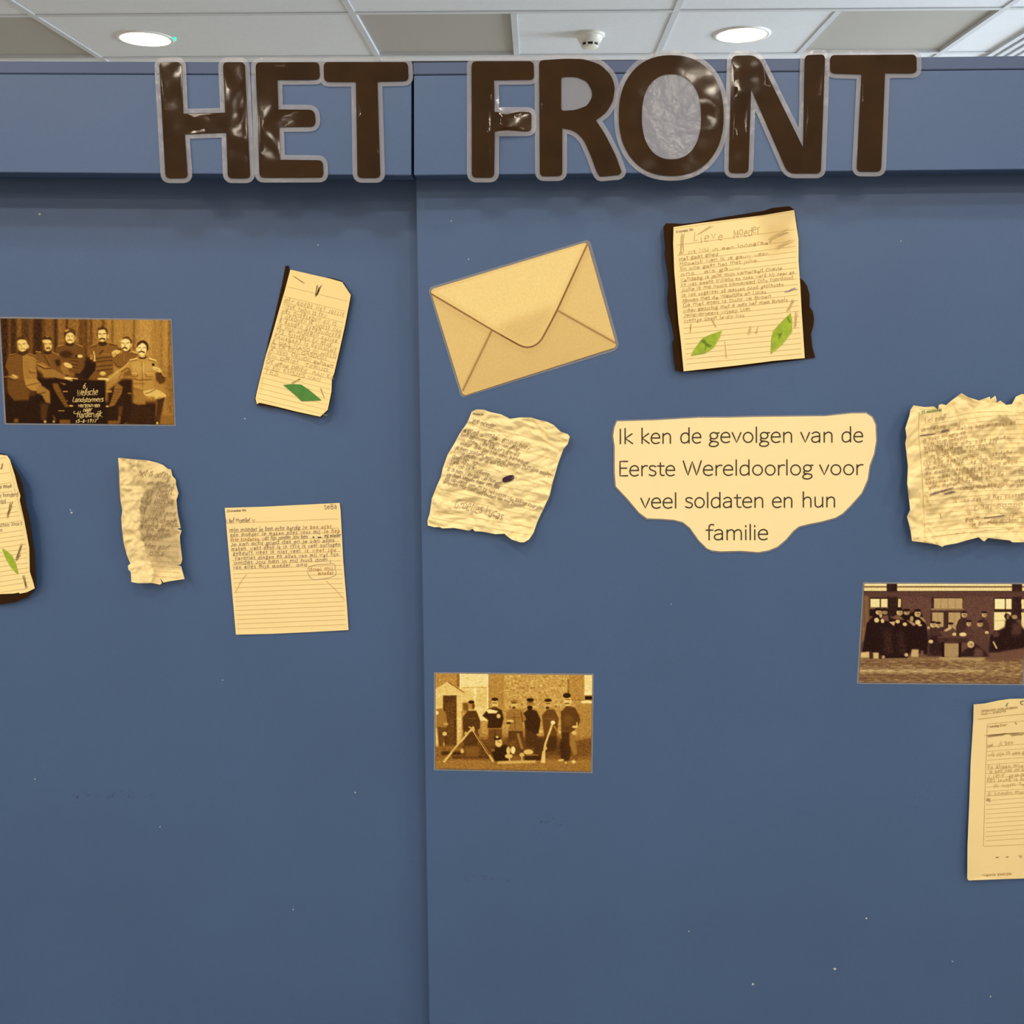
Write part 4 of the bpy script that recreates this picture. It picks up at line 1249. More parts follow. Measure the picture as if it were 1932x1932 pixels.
# --- photograph of a crowd before a house (right edge)
def photo_house():
    q = [(1631, 1101.5), (1938, 1102.5), (1929, 1289.6), (1620.5, 1287.2)]
    p = Paint(1616, 1097, 1942, 1294, 72)
    p.set(1600, 1080, 5.819)
    p.noise(7, 2, 1)
    for x0, x1 in ((100, 425), (540, 1800), (1912, 2000)):
        p.R(232, x0, 124, x1, 152, soft=1), p.R(96, x0, 152, x1, 165), p.R(222, x0, 166, x1, 204, soft=1)
    for k in range(52):
        p.E(206, 185 + 35 * k, 190, 6, 12, op=.6)
    p.R(34, 426, 120, 540, 480, soft=1), p.R(36, 1802, 120, 1910, 520, soft=1)
    p.R(40, 100, 206, 2000, 216), p.R(62, 160, 216, 2000, 268, soft=3)
    p.R(30, 236, 278, 440, 480), p.R(226, 246, 290, 350, 384, soft=1), p.R(226, 362, 290, 435, 384, soft=1), p.R(106, 240, 386, 440, 402)
    p.R(30, 540, 280, 585, 400), p.R(208, 550, 290, 580, 384)
    p.R(40, 915, 272, 1262, 412), p.R(164, 945, 286, 1256, 400, soft=1)
    for x in (1020, 1100, 1180):
        p.S(128, 8, (x, 288), (x, 398))
    p.R(128, 912, 396, 1270, 412), p.R(44, 905, 425, 1250, 640), p.R(160, 926, 440, 1050, 600, soft=1), p.R(160, 1104, 440, 1235, 640, soft=1), p.S(130, 6, (985, 440), (985, 560)), p.S(130, 6, (1168, 440), (1168, 600))
    p.R(36, 1600, 278, 1800, 650), p.R(238, 1612, 290, 1722, 404, soft=1), p.R(236, 1734, 290, 1796, 404, soft=1), p.R(228, 1604, 436, 1730, 636, soft=1), p.R(226, 1736, 436, 1790, 540, soft=1), p.S(176, 6, (1604, 530), (1730, 530))
    p.R(226, 1905, 296, 1990, 402), p.R(220, 1905, 440, 1990, 660)
    p.P(108, (150, 260), (225, 260), (225, 720), (150, 760), soft=4), p.R(84, 175, 300, 190, 600, soft=2)
    # ground
    p.R(122, 80, 930, 2000, 1300, soft=6), p.P(84, (1540, 880), (2000, 800), (2000, 960), (1500, 980), soft=10)
    p.R(168, 120, 1068, 1500, 1100, soft=6), p.R(92, 120, 970, 1100, 1030, soft=10, op=.7), p.R(96, 120, 1120, 2000, 1200, soft=10, op=.6), p.R(160, 1000, 930, 1500, 960, soft=6), p.R(150, 1500, 1100, 1932, 1130, soft=10, op=.6)
    a0 = p.a.copy()
    p.noise(16, 12, 1)
    yy = np.arange(p.h)[:, None] / p.k + p.y0
    msk = np.clip((yy - 1243) / 4, 0, 1)
    p.a = a0 * (1 - msk) + p.a * msk
    # caped group at the left
    p.P(26, (155, 880), (205, 560), (285, 470), (300, 400), (350, 392), (430, 410), (470, 500), (530, 420), (600, 410), (700, 440), (760, 410), (810, 450), (860, 580), (885, 730), (870, 900), (690, 880), (650, 940), (370, 945), (240, 905), soft=2)
    p.P(196, (140, 880), (235, 870), (235, 935), (140, 935), soft=2), p.P(190, (272, 880), (338, 880), (338, 945), (285, 945), soft=2), p.P(176, (700, 845), (775, 845), (775, 930), (690, 930), soft=3), p.E(196, 640, 905, 22, 20), p.E(160, 390, 930, 18, 18), p.R(90, 800, 860, 830, 930, soft=3), p.R(44, 236, 870, 272, 950, soft=2), p.R(40, 338, 900, 370, 950)
    for x, y, rx, ry, v in ((338, 440, 34, 26, 196), (405, 440, 30, 22, 158), (567, 442, 34, 32, 198), (645, 442, 32, 26, 176), (765, 456, 34, 34, 186), (315, 525, 27, 26, 204), (380, 532, 20, 24, 204), (546, 540, 24, 20, 204), (625, 570, 24, 20, 196), (768, 548, 30, 26, 206), (790, 580, 24, 12, 196), (360, 470, 16, 30, 176), (700, 510, 20, 30, 150)):
        p.E(v, x, y, rx, ry, soft=1)
    p.P(186, (450, 545), (520, 540), (505, 590), soft=1), p.P(150, (640, 520), (700, 540), (750, 570), (720, 590), soft=2), p.P(150, (770, 480), (830, 500), (860, 560), (830, 540), soft=2), p.P(104, (470, 500), (550, 460), (620, 520), (560, 520), soft=3), p.P(86, (370, 480), (440, 470), (450, 540), (390, 520), soft=3)
    for x, y in ((338, 440), (405, 440), (567, 442), (645, 442), (765, 456)):
        p.E(120, x + 14, y + 4, 12, 20, soft=2, op=.7), p.S(80, 8, (x - 22, y - 4), (x + 22, y - 6), op=.7), p.S(96, 6, (x - 10, y + 16), (x + 8, y + 15), op=.7)
    for x, y in ((330, 405), (405, 408), (565, 408), (645, 415), (765, 418)):
        p.E(24, x, y, 38, 16)
    p.P(48, (380, 620), (480, 620), (500, 900), (400, 900), soft=14, op=.6), p.P(48, (540, 640), (600, 640), (640, 900), (560, 900), soft=14, op=.6)
    # men at the table
    p.P(48, (880, 640), (960, 600), (1010, 640), (1030, 900), (870, 920), soft=3), p.P(34, (900, 700), (1040, 680), (1040, 920), (900, 920), soft=4)
    p.P(44, (1185, 600), (1215, 520), (1290, 490), (1340, 560), (1330, 720), (1190, 700), soft=2), p.P(66, (1020, 690), (1060, 620), (1140, 600), (1190, 640), (1190, 700), soft=2), p.P(176, (1050, 640), (1120, 595), (1140, 620), (1080, 650), soft=1)
    p.P(58, (1260, 640), (1330, 590), (1390, 640), (1380, 740), (1260, 720), soft=2)
    p.P(48, (1430, 540), (1490, 490), (1550, 560), (1560, 680), (1440, 660), soft=2)
    p.P(62, (1380, 640), (1450, 600), (1520, 640), (1560, 860), (1520, 900), (1390, 800), soft=3)
    p.P(30, (1560, 690), (1720, 600), (1740, 480), (1790, 470), (1830, 510), (1932, 620), (2000, 700), (2000, 820), (1640, 880), (1540, 880), soft=4), p.P(58, (1590, 660), (1650, 640), (1660, 700), (1600, 720), soft=4), p.P(60, (1800, 560), (1900, 560), (1900, 690), (1800, 690), soft=8, op=.8), p.E(34, 1745, 480, 30, 30)
    p.R(46, 985, 704, 1330, 770, soft=1), p.R(66, 985, 704, 1330, 718, soft=1), p.R(24, 1030, 765, 1060, 930), p.R(26, 1215, 765, 1245, 930), p.R(146, 1060, 782, 1215, 926, soft=1), p.noise(2)
    p.P(34, (1200, 930), (1280, 850), (1400, 780), (1500, 860), (1560, 930), soft=4), p.P(70, (1400, 830), (1480, 850), (1480, 920), (1380, 930), soft=5)
    for x, y, rx, ry, v in ((935, 577, 33, 30, 194), (992, 585, 24, 26, 190), (1128, 588, 26, 26, 186), (1277, 466, 31, 30, 182), (1326, 566, 26, 28, 184), (1497, 466, 27, 28, 186), (1450, 570, 31, 28, 190), (1830, 490, 32, 24, 140), (1348, 792, 38, 38, 186), (910, 760, 26, 20, 200), (1168, 680, 22, 18, 200), (1262, 682, 40, 22, 210), (1525, 660, 22, 16, 196), (885, 608, 16, 16, 170), (1755, 490, 12, 26, 120)):
        p.E(v, x, y, rx, ry, soft=1)
    p.S(196, 16, (1595, 760), (1635, 838)), p.S(92, 6, (1260, 470), (1300, 470)), p.S(92, 6, (1430, 570), (1470, 570))
    for x, y in ((935, 577), (992, 585), (1128, 588), (1277, 466), (1326, 566), (1497, 466), (1450, 570), (1348, 792)):
        p.E(116, x + 14, y + 4, 10, 18, soft=2, op=.7), p.S(84, 7, (x - 18, y - 4), (x + 18, y - 5), op=.7), p.S(92, 6, (x - 9, y + 13), (x + 8, y + 13), op=.7)
    for x, y in ((935, 548), (992, 555), (1128, 562), (1277, 436), (1326, 536), (1497, 438), (1450, 542)):
        p.E(28, x, y, 32, 13)
    p.noise(5)
    t = thing('sepia_photograph', 'dark sepia photograph of a crowd in front of a house, at the right edge', 'photograph', tuple(W(1780, 1195, 0)), PHOTO)
    sheet('laminate_film', round_poly([(1628, 1098.5), (1941.5, 1099.5), (1932.5, 1293), (1616.5, 1290.3)], 2), -0.0008, M['film_thin'], t, spacing=0, thick=0.0003)
    print_grid('print', q, -0.0016, p.sampler(DUSK), M['print'], t)


photo_house()


# --- laminated picture of an envelope
def envelope():
    q = [(811.5, 546.5), (1107.5, 456.5), (1164.0, 655.0), (873.5, 747.5)]
    p = Paint(800, 445, 1176, 756, 205)
    p.set(790, 440, 4.83)
    p.P(196, (90, 540), (670, 882), (400, 1480), (90, 700), soft=2), p.P(190, (390, 1480), (670, 882), (990, 1040), (1265, 705), (1830, 1010), (1800, 1120), soft=2)
    p.P(186, (390, 1480), (900, 1180), (1830, 1000), (1800, 1200), soft=40, op=.6)
    p.P(200, (1265, 705), (1540, 90), (1830, 1010), soft=2)
    flap = catmull([(100, 545), (400, 722), (670, 882), (860, 990), (940, 1030), (1000, 1040), (1060, 1022), (1110, 980), (1150, 915), (1262, 700), (1400, 400), (1540, 95)], 6)
    sh = [(x + 6, y + 34) for x, y in flap]
    for a, b in zip(sh, sh[1:]):
        p.S(164, 60, a, b, soft=9, op=.28)
    p.P(214, *flap, soft=1)
    p.P(176, (700, 860), (1240, 660), (1110, 960), (990, 1030), (860, 985), soft=26, op=.55)
    for a, b in zip(flap, flap[1:]):
        p.S(178, 44, (a[0] - 4, a[1] - 28), (b[0] - 4, b[1] - 28), soft=5, op=.18)
    for i, (a, b) in enumerate(zip(flap, flap[1:])):
        f_ = i / len(flap)
        p.S(44 if 0.2 < f_ < 0.92 else 80, 13, a, b, soft=1, op=.95)
    p.S(150, 34, (668, 885), (400, 1440), soft=7, op=.4), p.S(100, 13, (668, 885), (400, 1440), soft=2, op=.9)
    p.S(158, 30, (1265, 705), (1800, 1005), soft=7, op=.4), p.S(112, 15, (1265, 705), (1800, 1005), soft=2, op=.9)
    p.noise(2.5)
    ramp = [(40, (96, 46, 18)), (100, (140, 92, 44)), (150, (190, 144, 84)), (190, (222, 178, 104)), (205, (234, 192, 114)), (216, (246, 206, 126)), (235, (255, 222, 146))]
    t = thing('laminated_envelope_picture', 'laminated picture of a cream envelope with a pointed flap', 'picture', tuple(W(988, 600, 0)))
    zf = wob(21, 0.0006, 60)
    sheet('laminate_film', round_poly([(807, 543), (1112.5, 451), (1170.5, 658.5), (870, 751)], [11, 10, 16, 9]), -0.0012, M['film_thin'], t, zf, 14, thick=0.0003)
    print_grid('print', q, -0.0022, p.sampler(ramp), M['print'], t, 1.25, 7.0, zf)


envelope()

# ------------------------------------------------------------------ paper sheets
CREAM = (252, 214, 138)


def tone_of(base, zones=()):
    b = np.array(alb(*base))

    def f(px, py):
        c = b
        for poly, col, soft in zones:
            d = poly_dist(px, py, poly)
            k = min(1.0, max(0.0, 0.5 - d / soft))
            if k > 0:
                c = c * (1 - k) + np.array(alb(*col)) * k
        return c
    return f


def poly_dist(px, py, poly):
    d = 1e9
    ins = False
    j = len(poly) - 1
    for i in range(len(poly)):
        xi, yi = poly[i]
        xj, yj = poly[j]
        if (yi > py) != (yj > py) and px < (xj - xi) * (py - yi) / (yj - yi) + xi:
            ins = not ins
        ex, ey = xj - xi, yj - yi
        t = max(0, min(1, ((px - xi) * ex + (py - yi) * ey) / (ex * ex + ey * ey + 1e-9)))
        d = min(d, math.hypot(px - xi - t * ex, py - yi - t * ey))
        j = i
    return -d if ins else d


def crumple(seed, amp, scale, lift=0.0):
    """folds of crumpled paper: ridges along the borders of facets, two sizes"""
    def f(px, py):
        v = Vector((px / scale + seed * 3.7, py / scale - seed * 1.9, seed))
        h, k = 0.0, 1.0
        w = mnoise.noise(v * 0.7 + Vector((9, 2, 4)))
        v = v + Vector((w, -w, 0)) * 0.5
        for i in range(3):
            h += k * abs(mnoise.noise(v + Vector((i * 5.3, i * 2.1, 0))))
            v = v * 1.9
            k *= 0.55
        return lift + amp * h
    return f


def draw(ink, z, items, h, w, jit=0.6, slant=0.12, bow=0):
    s = h[1]
    for it in items:
        txt, a, b = it[:3]
        hh = it[3] if len(it) > 3 else h[0]
        p0, p1 = z([a, b])
        ink.text(txt, p0, p1, hh / s, w, jit, slant, bow)


def scribble(ink, z, a, b, amp, n, w):
    """pencil shading: strokes back and forth along a-b"""
    pts = []
    dx, dy = b[0] - a[0], b[1] - a[1]
    ln = math.hypot(dx, dy)
    for i in range(max(4, n)):
        t = random.uniform(-.05, .18) if i % 2 else random.uniform(.82, 1.05)
        s = amp * random.uniform(-1, 1)
        pts.append((a[0] + dx * t - dy / ln * s, a[1] + dy * t + dx / ln * s))
    ink.stroke(z(pts), w)


# --- letter on lined paper with one dark green leaf (left door)
def doc_block():
    S = 6.0375
    z = zt(460, 480, S)
    t = thing('letter_sheet', 'narrow lined letter in pencil capitals with one dark green paper leaf', 'letter', tuple(W(575, 645, YL)))
    left = lambda py: 0.5 * (1 + math.tanh((py - 740) / 22))

    def zf(px, py):
        e = (px - (590 - (py - 640) * 0.27)) / 65.0          # -1 left edge .. 1 right edge
        return 0.004 + 0.012 * max(0, e) ** 2 + 0.006 * max(0, (py - 720) / 60) + 0.004 * math.exp(-((px - 505) / 14) ** 2) * left(py)
    zb = lambda a, b: zf(a, b) - 0.0016
    back = z([(475, 130), (512, 128), (515, 165), (800, 240), (920, 262), (1010, 270), (1110, 300), (1132, 320), (1228, 468), (1207, 585), (1160, 830), (1100, 1100), (1038, 1368), (1012, 1430), (1008, 1565), (964, 1778), (880, 1856), (600, 1804), (400, 1755), (250, 1728), (150, 1718), (128, 1655), (140, 1570), (200, 1330), (258, 1090), (290, 940), (338, 760), (388, 545), (436, 330)])
    sheet('dark_backing', back, YL, M['black_card'], t, zb, 7)
    out = z([(530, 172), (800, 235), (1000, 280), (1120, 315), (1218, 462), (1198, 575), (1150, 820), (1090, 1090), (1028, 1358), (1003, 1420), (998, 1560), (955, 1770), (870, 1848), (600, 1790), (400, 1740), (230, 1700), (175, 1690), (150, 1706), (134, 1645), (150, 1560), (250, 1150), (310, 960), (400, 640), (470, 400)])
    sheet('lined_paper', out, YL, M['paper'], t, zf, 5, tone=tone_of((252, 212, 132)))
    rule, ink, br = Ink(YL, zf), Ink(YL, zf, .0005), Ink(YL, zf, .0005)
    ly = [(500, 368), (462, 478), (450, 542), (435, 605), (420, 665), (405, 725), (385, 785), (370, 838), (350, 895), (335, 950), (310, 1005), (290, 1052), (270, 1110), (250, 1168), (240, 1236), (225, 1296), (215, 1350), (215, 1405), (195, 1465), (180, 1525), (165, 1580), (155, 1640)]
    rows = []
    for (x, y) in ly:
        xr = 1178 - (y - 368) * 0.195 + (20 if y > 1500 else 0)
        yr = y + (xr - x) * 0.243
        rows.append(((x, y), (xr, yr)))
        rule.stroke(z([(x, y), (xr, yr)]), 0.55)
    rule.stroke(z([(215, 1405), (195, 1560)]), 0.5)
    txt = ['HEY GOEDE MET JULLIE', 'WEEK THOM IS EEN', 'ERY OVERLEDEN EN IS', 'L GEKOMEN IK MOEST NAA', 'R doUdEN GEPROMOCEER', 'ik MijN ANDEREN KAMAR', 'TES  GISTEREN EN HENK', 'KAMAGAAT IS GEVLUCHT', 'E WAS WAND IN HIELD', 'IS ER EEN GASDOM', 'IK VEEL OEWON gehaalt', 'EN DRIEI  TERUG', 'Of deze DRIEE  AAN Ko', 'N EN KUSJES VAN', 'TES']
    for i, tx in enumerate(txt):
        a, b = rows[i + 2]
        f_ = (1.0, .72, .9, 1.0, 1.0, .97, .9, .98, 1.0, .86, .98, .92, 1.02, .84, .22)[i]
        a = (a[0] + 14, a[1] - 6)
        b = (a[0] + (b[0] - a[0]) * f_, a[1] + (b[1] - a[1]) * f_)
        draw(ink, z, [(tx, a, b)], (40, S), 0.75, 0.9, 0.05)
    ink.build('handwriting', M['ink_pencil'], t)
    rule.build('ruled_lines', M['ink_rule'], t)
    for a, b, am in (((835, 350), (815, 480), 5), ((860, 360), (830, 470), 5), ((885, 345), (835, 460), 4), ((540, 1470), (640, 1420), 7), ((560, 1468), (620, 1430), 5), ((870, 1520), (915, 1640), 5), ((880, 1530), (900, 1600), 6)):
        scribble(br, z, a, b, am, 9, 1.0)
    scribble(br, z, (560, 245), (690, 330), 5, 7, 0.6)
    br.build('pencil_scribbles', M['ink_pencil'], t)
    leaf = z([(448, 1487), (560, 1476), (652, 1482), (740, 1540), (885, 1662), (780, 1668), (655, 1672), (610, 1625)])
    sheet('paper_leaf', leaf, YL - 0.001, M['leaf_dark'], t, zf, 5, thick=0.0003)


doc_block()


# --- letter with two lime leaves on a dark torn backing
def doc_mother():
    S = 5.682
    z = zt(1230, 380, S)
    t = thing('letter_sheet', 'lined letter with two lime paper leaves on a dark brown torn backing', 'letter', tuple(W(1395, 550, 0)))

    def zf(px, py):
        return 0.011 - 0.004 * ((px - 1390) / 130.0) + 0.003 * math.sin((py - 400) / 70.0)
    back = z([(122, 275), (150, 235), (240, 235), (330, 240), (480, 225), (700, 180), (950, 140), (1200, 100), (1290, 70), (1470, 50), (1530, 90), (1560, 300), (1585, 820), (1625, 850), (1665, 910), (1690, 1000), (1690, 1130), (1725, 1180), (1738, 1260), (1730, 1340), (1705, 1420), (1720, 1560), (1752, 1675), (1640, 1690), (1300, 1730), (700, 1810), (340, 1828), (250, 1815), (232, 1700), (218, 1520), (235, 1470), (210, 1320), (175, 1180), (162, 1050), (175, 900), (165, 750), (135, 580), (140, 480), (130, 380)])
    sheet('dark_backing', back, 0, M['black_card'], t, lambda a, b: zf(a, b) - 0.002 + 0.002 * mnoise.noise(Vector((a / 25, b / 25, 3))), 7)
    out = z([(232, 275), (500, 235), (860, 190), (1180, 150), (1525, 92), (1540, 200), (1570, 400), (1572, 640), (1590, 900), (1605, 1180), (1620, 1400), (1638, 1680), (1300, 1710), (900, 1760), (340, 1822), (310, 1500), (285, 1300), (265, 1050), (240, 750), (228, 450)])
    zz = lambda a, b: zf(a, b) + 0.0018
    sheet('lined_paper', out, 0, M['paper'], t, zz, 6, tone=tone_of((255, 216, 140), [(z([(1180, 200), (1480, 170), (1500, 480), (1300, 560), (1200, 400)]), (228, 186, 112), 30)]))
    rule, ink, fa, pb = Ink(0, zz), Ink(0, zz, .0005), Ink(0, zz, .0005), Ink(0, zz, .0005)
    ys_ = [468, 580, 640, 695, 750, 805, 862, 918, 972, 1030, 1085, 1138, 1195, 1250, 1305, 1360, 1418, 1475, 1530, 1582, 1635, 1690, 1742]
    rows = []
    for y in ys_:
        xl = 268 + (y - 468) * 0.082
        xr = 1528 + (y - 468) * 0.06
        dy = 168 - (y - 468) * 0.046
        rows.append(((xl, y), (xr, y - dy)))
        rule.stroke(z([(xl, y), (xr, y - dy)]), 0.6)
    rule.stroke(z([(240, 290), (880, 200), (1525, 110)]), 0.5)
    rule.build('ruled_lines', M['ink_rule'], t)
    tx = ['Ik zit NU in een loopgraaf', 'Het gaat goed', 'Hopelyk zien ik je gauw weer.', 'En hoe gaat het met jullie.', 'ons . als gauw', 'vandaag is jelle mijn kameraad Overle', 'En was meene trillend en toen werd hij neer ge', 'Jullie is me nooit kameraad Dits nierdood', 'je zou ongeveer 60 mensen Dood geschoten', 'samen met de vogeltjes en Lucas.', 'Ga met eten is Door ze Broen', 'Maar gelukkig met e met lief mee Bybels', 'Jelleverteert wijsey Uiel', 'vreetge Geeft je-dit Moy.']
    fr = [.8, .34, .78, .68, .52, .88, .98, .97, .88, .74, .77, .91, .58, .54]
    for i, (x_, f_) in enumerate(zip(tx, fr)):
        a, b = rows[i + 1]
        a = (a[0] + 10, a[1] - 8)
        b = (a[0] + (b[0] - a[0]) * f_, a[1] + (b[1] - a[1]) * f_)
        draw(ink, z, [(x_, a, b)], (34, S), 0.75, 0.9, 0.1)
    draw(ink, z, [('Lieve', (450, 445), (770, 400), 92), ('Moeder', (870, 385), (1160, 340), 92)], (90, S), 0.8, 0.7, 0.18)
    ink.build('handwriting', M['ink_pencil'], t)
    dt = Ink(0, zz, .0005)
    draw(dt, z, [('23 november 1914', (258, 338), (445, 314))], (26, S), 0.55, 0.1, 0)
    dt.build('printed_date', M['ink_pen'], t)
    for a, b, am, n in (((330, 340), (320, 560), 22, 14), ((1520, 1060), (1440, 1180), 25, 14), ((1560, 1180), (1520, 1360), 25, 8), ((640, 1250), (690, 1370), 12, 6), ((1030, 1440), (1060, 1340), 16, 8), ((1120, 1420), (1140, 1350), 12, 6), ((770, 1480), (800, 1680), 8, 5), ((420, 1310), (410, 1420), 10, 6), ((480, 380), (640, 260), 18, 5), ((1480, 300), (1260, 420), 26, 14), ((1500, 420), (1330, 500), 22, 10)):
        scribble(fa, z, a, b, am, n, 0.8)
    fa.build('pencil_smudges', M['ink_faint'], t)
    scribble(pb, z, (1430, 975), (1550, 930), 12, 12, 1.1)
    pb.build('blue_smudge', mat('grey_blue_ink', alb(168, 146, 136), 0.7, 200, 0.1), t)
    mk = Ink(0, zz, .0021)
    for pts in ([(420, 1655), (455, 1580), (545, 1465), (620, 1430), (748, 1385), (730, 1450), (660, 1570), (565, 1630)], [(1487, 1195), (1505, 1290), (1500, 1400), (1400, 1530), (1275, 1635), (1280, 1480), (1300, 1390), (1390, 1290)]):
        sheet('paper_leaf', z(pts), -0.001, M['leaf_lime'], t, zz, 5, thick=0.0003)
    for a, b, am in (((530, 1480), (640, 1560), 16), ((580, 1560), (560, 1480), 14), ((1340, 1420), (1380, 1450), 18), ((1450, 1240), (1490, 1300), 8), ((570, 1600), (580, 1540), 5), ((1360, 1470), (1390, 1400), 7)):
        scribble(mk, z, a, b, am, 7, 0.8)
    mk.build('leaf_scribbles', M['leaf_mark'], t)


doc_mother()


# --- crumpled letter with a purple spot
def doc_spot():
    S = 6.44
    z = zt(790, 760, S)
    t = thing('letter_sheet', 'crumpled torn letter with a dark purple ink spot', 'letter', tuple(W(945, 900, 0)))
    cr = crumple(4, 0.0105, 30, 0.004)
    ang = lambda a, b: Vector(((a * 0.96 + b * 0.28) * 0.72, (-a * 0.28 + b * 0.96) * 1.2, 0))
    zf = lambda a, b: cr(ang(a, b).x, ang(a, b).y) + 0.012 * max(0, (b - 985) / 40) ** 2 + 0.006 * max(0, (a - 1030) / 40)
    out = z([(645, 108), (700, 82), (800, 85), (860, 110), (1000, 140), (1060, 170), (1110, 195), (1230, 178), (1370, 180), (1430, 200), (1560, 230), (1640, 270), (1730, 355), (1810, 380), (1835, 410), (1810, 500), (1760, 560), (1700, 720), (1640, 920), (1590, 1130), (1510, 1300), (1440, 1450), (1395, 1580), (1340, 1660), (1280, 1695), (1230, 1695), (1130, 1660), (1060, 1610), (1045, 1590), (930, 1595), (770, 1565), (680, 1560), (655, 1530), (610, 1555), (430, 1520), (290, 1525), (250, 1510), (190, 1510), (110, 1490), (105, 1430), (135, 1340), (150, 1230), (160, 1160), (220, 1010), (270, 900), (290, 800), (350, 630), (430, 500), (500, 370), (590, 240)])
    sheet('torn_paper', out, 0, M['paper'], t, zf, 2.2, tone=tone_of((253, 216, 142)), smooth=True)
    rule, ink = Ink(0, zf, .0012, out), Ink(0, zf, .0015, out)
    ed = [((860, 110), (1650, 290)), ((1180, 215), (1805, 455)), ((830, 290), (1440, 450)), ((700, 420), (1660, 690)), ((480, 480), (1540, 790)), ((430, 720), (1560, 1010)), ((330, 880), (1600, 1130)), ((300, 960), (1540, 1230)), ((250, 1040), (1480, 1320)), ((230, 1110), (1460, 1400)), ((170, 1310), (1400, 1520)), ((160, 1400), (1330, 1600))]
    for a, b in ed:
        rule.stroke(z([a, ((a[0] + b[0]) / 2, (a[1] + b[1]) / 2), b]), 0.55)
    rule.build('ruled_lines', M['ink_rule'], t)
    it = [('Lieve moeder.', (610, 235), (930, 325), 66), ('ik', (545, 355), (570, 362)), ('goed allemaal', (590, 370), (965, 450), 66), ('goed hier.', (1010, 470), (1360, 590), 64), ('ben bevoorig hoger viel veilig', (505, 400), (1215, 590)), ('wi lillen van kamers gered', (505, 455), (1215, 655)), ('maar die Duitse een banaque', (500, 505), (1330, 750)), ('ik ben soldaat mijn op of buiten Duitsers missen', (445, 560), (1625, 905)), ('Misselijk geweldig als Duits.', (425, 610), (1080, 790)), ('doen het van.', (400, 670), (720, 745)), ('weg natuur.', (385, 715), (700, 790)), ('of wist ze hopgeoe.', (370, 760), (870, 885)), ('Ik is hier. Mer hat wel honger.', (340, 820), (1010, 1000)), ('wy doen hebben maar een dag', (335, 880), (980, 1045)), ('bij opwordt ziehem of het woon wie aldore kaarsen', (320, 920), (1500, 1305)), ('Brieven mis niet ontsluiten on me beste!!.', (290, 970), (1290, 1285)), ('Groetjes Lucas.', (430, 1250), (1040, 1425), 110)]
    draw(ink, z, it, (48, S), 0.7, 0.9, 0.15)
    draw(ink, z, [('23 november 1914', (655, 140), (785, 155), 22)], (22, S), .6, .1)
    ink.build('handwriting', M['ink_pen'], t)
    cx, cy = 1088, 922
    r = math.radians(-20)
    spot = z([(cx + 76 * math.copysign(abs(math.cos(a)) ** .7, math.cos(a)) * math.cos(r) - 36 * math.copysign(abs(math.sin(a)) ** .8, math.sin(a)) * math.sin(r), cy + 76 * math.copysign(abs(math.cos(a)) ** .7, math.cos(a)) * math.sin(r) + 36 * math.copysign(abs(math.sin(a)) ** .8, math.sin(a)) * math.cos(r)) for a in [2 * math.pi * k / 28 for k in range(28)]])
    sheet('ink_spot', spot, 0, M['ink_purple'], t, lambda a, b: zf(a, b) + .0019, 1.5, thick=0)


doc_spot()


